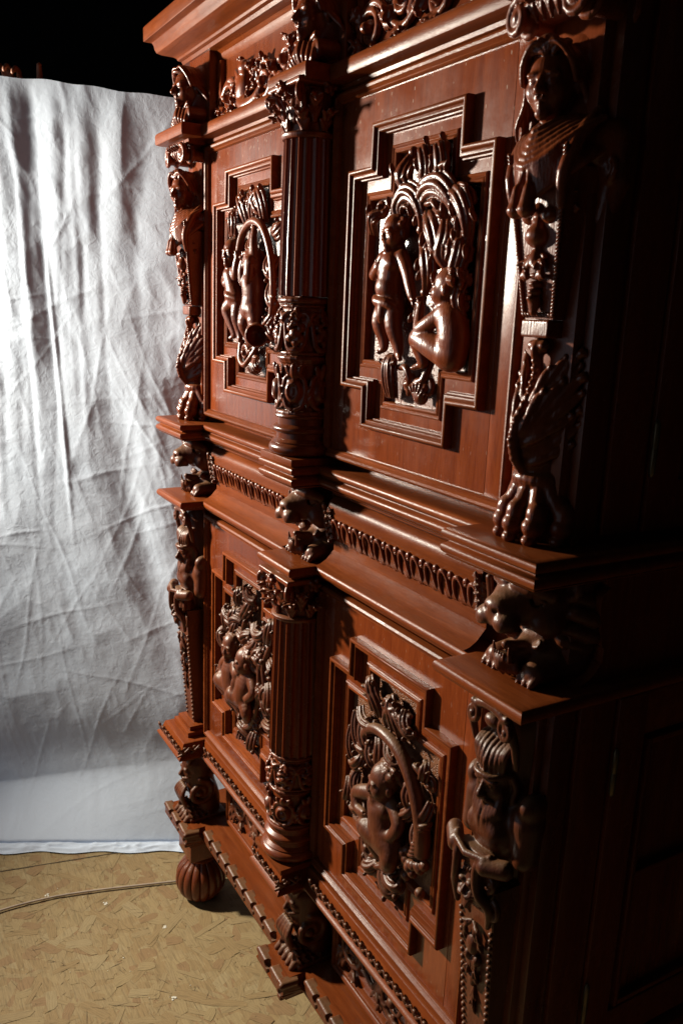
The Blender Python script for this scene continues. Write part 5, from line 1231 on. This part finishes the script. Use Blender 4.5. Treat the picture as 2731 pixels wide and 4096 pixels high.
def door_L1():
    F = relief(); y = -.016
    limb(F, [(.020, .0, y), (.022, -.030, y - .006), (.032, -.060, y - .008), (.045, -.080, y - .006)], [.026, .033, .032, .034])
    F.ell((.006, y - .022, -.020), (.018, .014, .016), .004); F.ell((.036, y - .022, -.016), (.018, .014, .016), .004)
    limb(F, [(-.006, -.006, y - .004), (-.040, -.018, y - .016), (-.066, -.036, y - .018), (-.050, -.058, y - .024), (-.020, -.052, y - .030)], [.0165, .0145, .0125, .0105, .0085]); hand(F, -.014, -.050, y - .032, .2)
    limb(F, [(.050, -.006, y - .002), (.078, -.024, y - .010), (.070, -.052, y - .020), (.046, -.060, y - .028)], [.016, .0135, .011, .0085]); hand(F, .040, -.058, y - .030, 2.6)
    limb(F, [(.036, -.086, y - .012), (.000, -.078, y - .026), (-.022, -.086, y - .022), (-.004, -.112, y - .014), (.008, -.134, y - .006)], [.027, .023, .0175, .0150, .009]); foot(F, .008, -.138, y - .006, -.7, 1.1)
    limb(F, [(.060, -.084, y - .008), (.066, -.108, y - .020), (.052, -.132, y - .012), (.034, -.146, y - .006)], [.027, .0190, .0145, .009]); foot(F, .030, -.150, y - .006, -.7, 1.1)
    h = (.022, y - .010, .036); R = rotm(.12, 0, -.45); F.head(h, R, 0.0426, child=True); curls(F, h, R, 0.0426, 74, 12)
    V = relief()
    vine(V, [(-.085, .055), (-.070, .095), (-.035, .122), (.010, .130), (.060, .120), (.100, .088), (.128, .040), (.140, -.010), (.138, -.050)], .009, .017, y=-.004)
    vine(V, [(-.070, .095), (-.090, .060), (-.080, .030)], .007, .005); vine(V, [(-.120, .050), (-.100, .065), (-.070, .060), (-.045, .040)], .008, .005); vine(V, [(.080, .105), (.110, .108), (.135, .085)], .006, .005)
    for j in range(9): 
        t = j / 8; V.ell((.146 - .022 * t, -.008, .012 - .075 * t), (.0165 - .004 * math.sin(3 * t) + .004 * t, .016, .0062), .001, rotm(0, -.5))
    for a in ((-.030, .105, -.6, .055, .03, -.5), (.005, .112, -1.4, .05, .028, .5), (-.055, .085, -1.7, .05, .026, .4), (-.120, .120, -1.4, .075, .022, .2), (-.105, .135, -1.0, .060, .024, .5), (-.090, .115, -1.5, .06, .026, .3), (-.135, .080, -1.5, .07, .02, .2), (-.110, .075, -1.2, .05, .024, .6), (-.052, .155, 1.2, .06, .028, .4), (-.030, .150, 1.5, .065, .026, .5), (.0, .145, 1.7, .06, .026, -.5), (.020, .145, 1.3, .06, .028, .3), (.045, .140, 1.5, .065, .026, .4), (.064, .150, 1.7, .05, .022, .4), (.052, .200, -1.6, .05, .022, .5), (.118, .092, .4, .04, .022, .5), (.150, .060, -1.5, .05, .022, -.3), (.088, .070, -2.0, .05, .026, .4), (.104, .030, -1.7, .05, .024, -.4), (.110, -.010, -1.5, .05, .024, .4), (-.130, .010, -.6, .05, .026, .7), (-.105, -.010, -1.9, .05, .024, .5), (-.135, -.040, -.8, .05, .024, -.5), (-.085, -.070, -1.2, .055, .026, .5), (-.12, -.09, -.5, .045, .024, .5)): lf(V, *a)
    for a in ((-.125, .035, .024, 1.6, 0, 1, .0075), (-.118, -.030, .020, 1.5, 2, -1, .0065), (-.060, .165, .016, 1.4, 0, 1, .006), (.030, .175, .016, 1.4, 0, -1, .006), (.060, .180, .014, 1.4, 1, 1, .006), (-.010, .178, .015, 1.4, 1, 1, .006), (.146, .090, .014, 1.3, 2, -1, .005), (-.075, -.110, .022, 1.6, 0, 1, .007), (-.050, -.160, .020, 1.6, 2, 1, .0065), (-.020, -.190, .018, 1.5, 0, -1, .006), (.040, -.175, .016, 1.5, 1, 1, .006), (.062, -.150, .014, 1.4, 1, -1, .005)): curl(V, *a)
    for i in range(16):
        r = random.Random(i); u, w_ = .120 + r.uniform(-.038, .034), -.095 + r.uniform(-.034, .026); V.ell((u, -.006 - r.uniform(0, .010), w_), (.0105, .010, .0105), .001)
    vine(V, [(-.070, -.120), (-.060, -.160), (-.030, -.180), (.0, -.170), (.010, -.150)], .008, .006); lf(V, .010, -.165, -1.3, .055, .034, .4); lf(V, .025, -.160, -.9, .05, .03, .5); lf(V, -.010, -.170, -2.0, .045, .028, -.4)
    return F, V
def door_L0():
    F = relief(); y = -.016
    limb(F, [(-.060, -.010, y), (-.058, -.040, y - .006), (-.052, -.075, y - .006)], [.024, .031, .031]); limb(F, [(.038, -.015, y), (.036, -.045, y - .006), (.026, -.080, y - .006)], [.023, .030, .031])
    limb(F, [(-.086, -.016, y), (-.112, -.040, y - .010), (-.098, -.066, y - .020), (-.066, -.066, y - .028)], [.0155, .014, .0115, .009]); hand(F, -.060, -.066, y - .030, 0)
    limb(F, [(-.034, -.014, y - .006), (-.008, -.028, y - .018), (.014, -.014, y - .022)], [.015, .013, .009]); hand(F, .018, -.012, y - .022, .5)
    limb(F, [(.014, -.018, y - .006), (-.004, -.050, y - .022), (-.002, -.078, y - .028)], [.0145, .0125, .009]); hand(F, -.002, -.084, y - .028, -1.5); limb(F, [(.062, -.020, y), (.084, -.045, y - .008), (.066, -.070, y - .020)], [.015, .0125, .009])
    limb(F, [(-.064, -.086, y - .010), (-.098, -.080, y - .024), (-.116, -.094, y - .022), (-.090, -.122, y - .010)], [.024, .021, .0165, .010]); limb(F, [(-.044, -.090, y - .010), (-.038, -.108, y - .022), (-.050, -.136, y - .008)], [.024, .0175, .010]); foot(F, -.050, -.140, y - .008, .6)
    limb(F, [(.018, -.092, y - .010), (-.012, -.088, y - .026), (-.024, -.104, y - .020), (.0, -.130, y - .010)], [.024, .020, .0155, .010]); limb(F, [(.040, -.092, y - .008), (.060, -.112, y - .016), (.046, -.140, y - .006)], [.023, .0165, .010]); foot(F, .0, -.134, y - .008, .7)
    h = (-.062, y - .008, .030); R = rotm(.05, 0, .3); F.head(h, R, 0.0381, child=True); curls(F, h, R, 0.0381, 60, 14); h = (.034, y - .010, .024); R = rotm(.12, 0, -.5); F.head(h, R, 0.0392, child=True); curls(F, h, R, 0.0392, 66, 15)
    V = relief()
    vine(V, [(-.060, -.120), (-.040, -.165), (.0, -.180), (.045, -.160), (.085, -.100), (.098, -.030), (.090, .040), (.060, .090), (.010, .140)], .009, .007); vine(V, [(-.110, .120), (-.090, .070), (-.100, .030)], .007, .005); vine(V, [(-.030, .070), (.0, .110), (.010, .160)], .008, .006); vine(V, [(.140, .100), (.120, .040), (.138, -.030), (.120, -.100)], .007, .006)
    r = random.Random(77)
    pts = [(-.125, .115), (-.100, .085), (-.130, .050), (-.100, .050), (-.075, .095), (-.050, .070), (-.055, .150), (-.030, .110), (-.015, .150), (.0, .190), (.030, .165), (.055, .195), (.050, .130), (.030, .095), (.075, .100), (.100, .075), (.130, .110), (.145, .060), (.110, .030), (.140, .0), (.085, .010), (.115, -.040), (.145, -.065), (.095, -.075), (.120, -.115), (.085, -.130), (-.130, .0), (-.135, -.060), (-.110, -.120), (-.060, -.160), (-.020, -.200), (.030, -.200), (.055, -.175), (.010, -.150)]
    for i, (u, w_) in enumerate(pts): lf(V, u, w_, r.uniform(0, 2 * PI), r.uniform(.045, .065), r.uniform(.024, .034), r.uniform(-.7, .7))
    for (u, w_) in ((.085, .060), (.120, .085), (.100, -.010), (.125, -.080), (-.095, .110), (-.040, .140), (.040, .175), (-.06, -.135), (.07, -.15), (.0, .125), (.140, .03), (-.02, -.18)): curl(V, u, w_, r.uniform(.014, .019), 1.4, r.uniform(0, 6), r.choice((-1, 1)), .0058)
    for c_ in ((.105, .055), (.11, -.03)):
        for q in range(6): V.ell((c_[0] + .014 * math.cos(q * 1.05), -.010, c_[1] + .014 * math.sin(q * 1.05)), (.008, .008, .008), .001)
        V.ell((c_[0], -.016, c_[1]), (.008, .008, .008), .002)
    return F, V
for key, fn, di, cz in (('U1', door_U1, 1, 1.9187), ('U0', door_U0, 0, 1.9187), ('L1', door_L1, 1, .9328), ('L0', door_L0, 0, .9328)):
    F, V = fn()
    F.obj('putti', M_FIG[key[0]], DOORS[key], (DX[di], .0025, cz)).scale = (1, .85, 1); V.obj('foliage', M_FIG[key[0]], DOORS[key], (DX[di], .0, cz), 0)
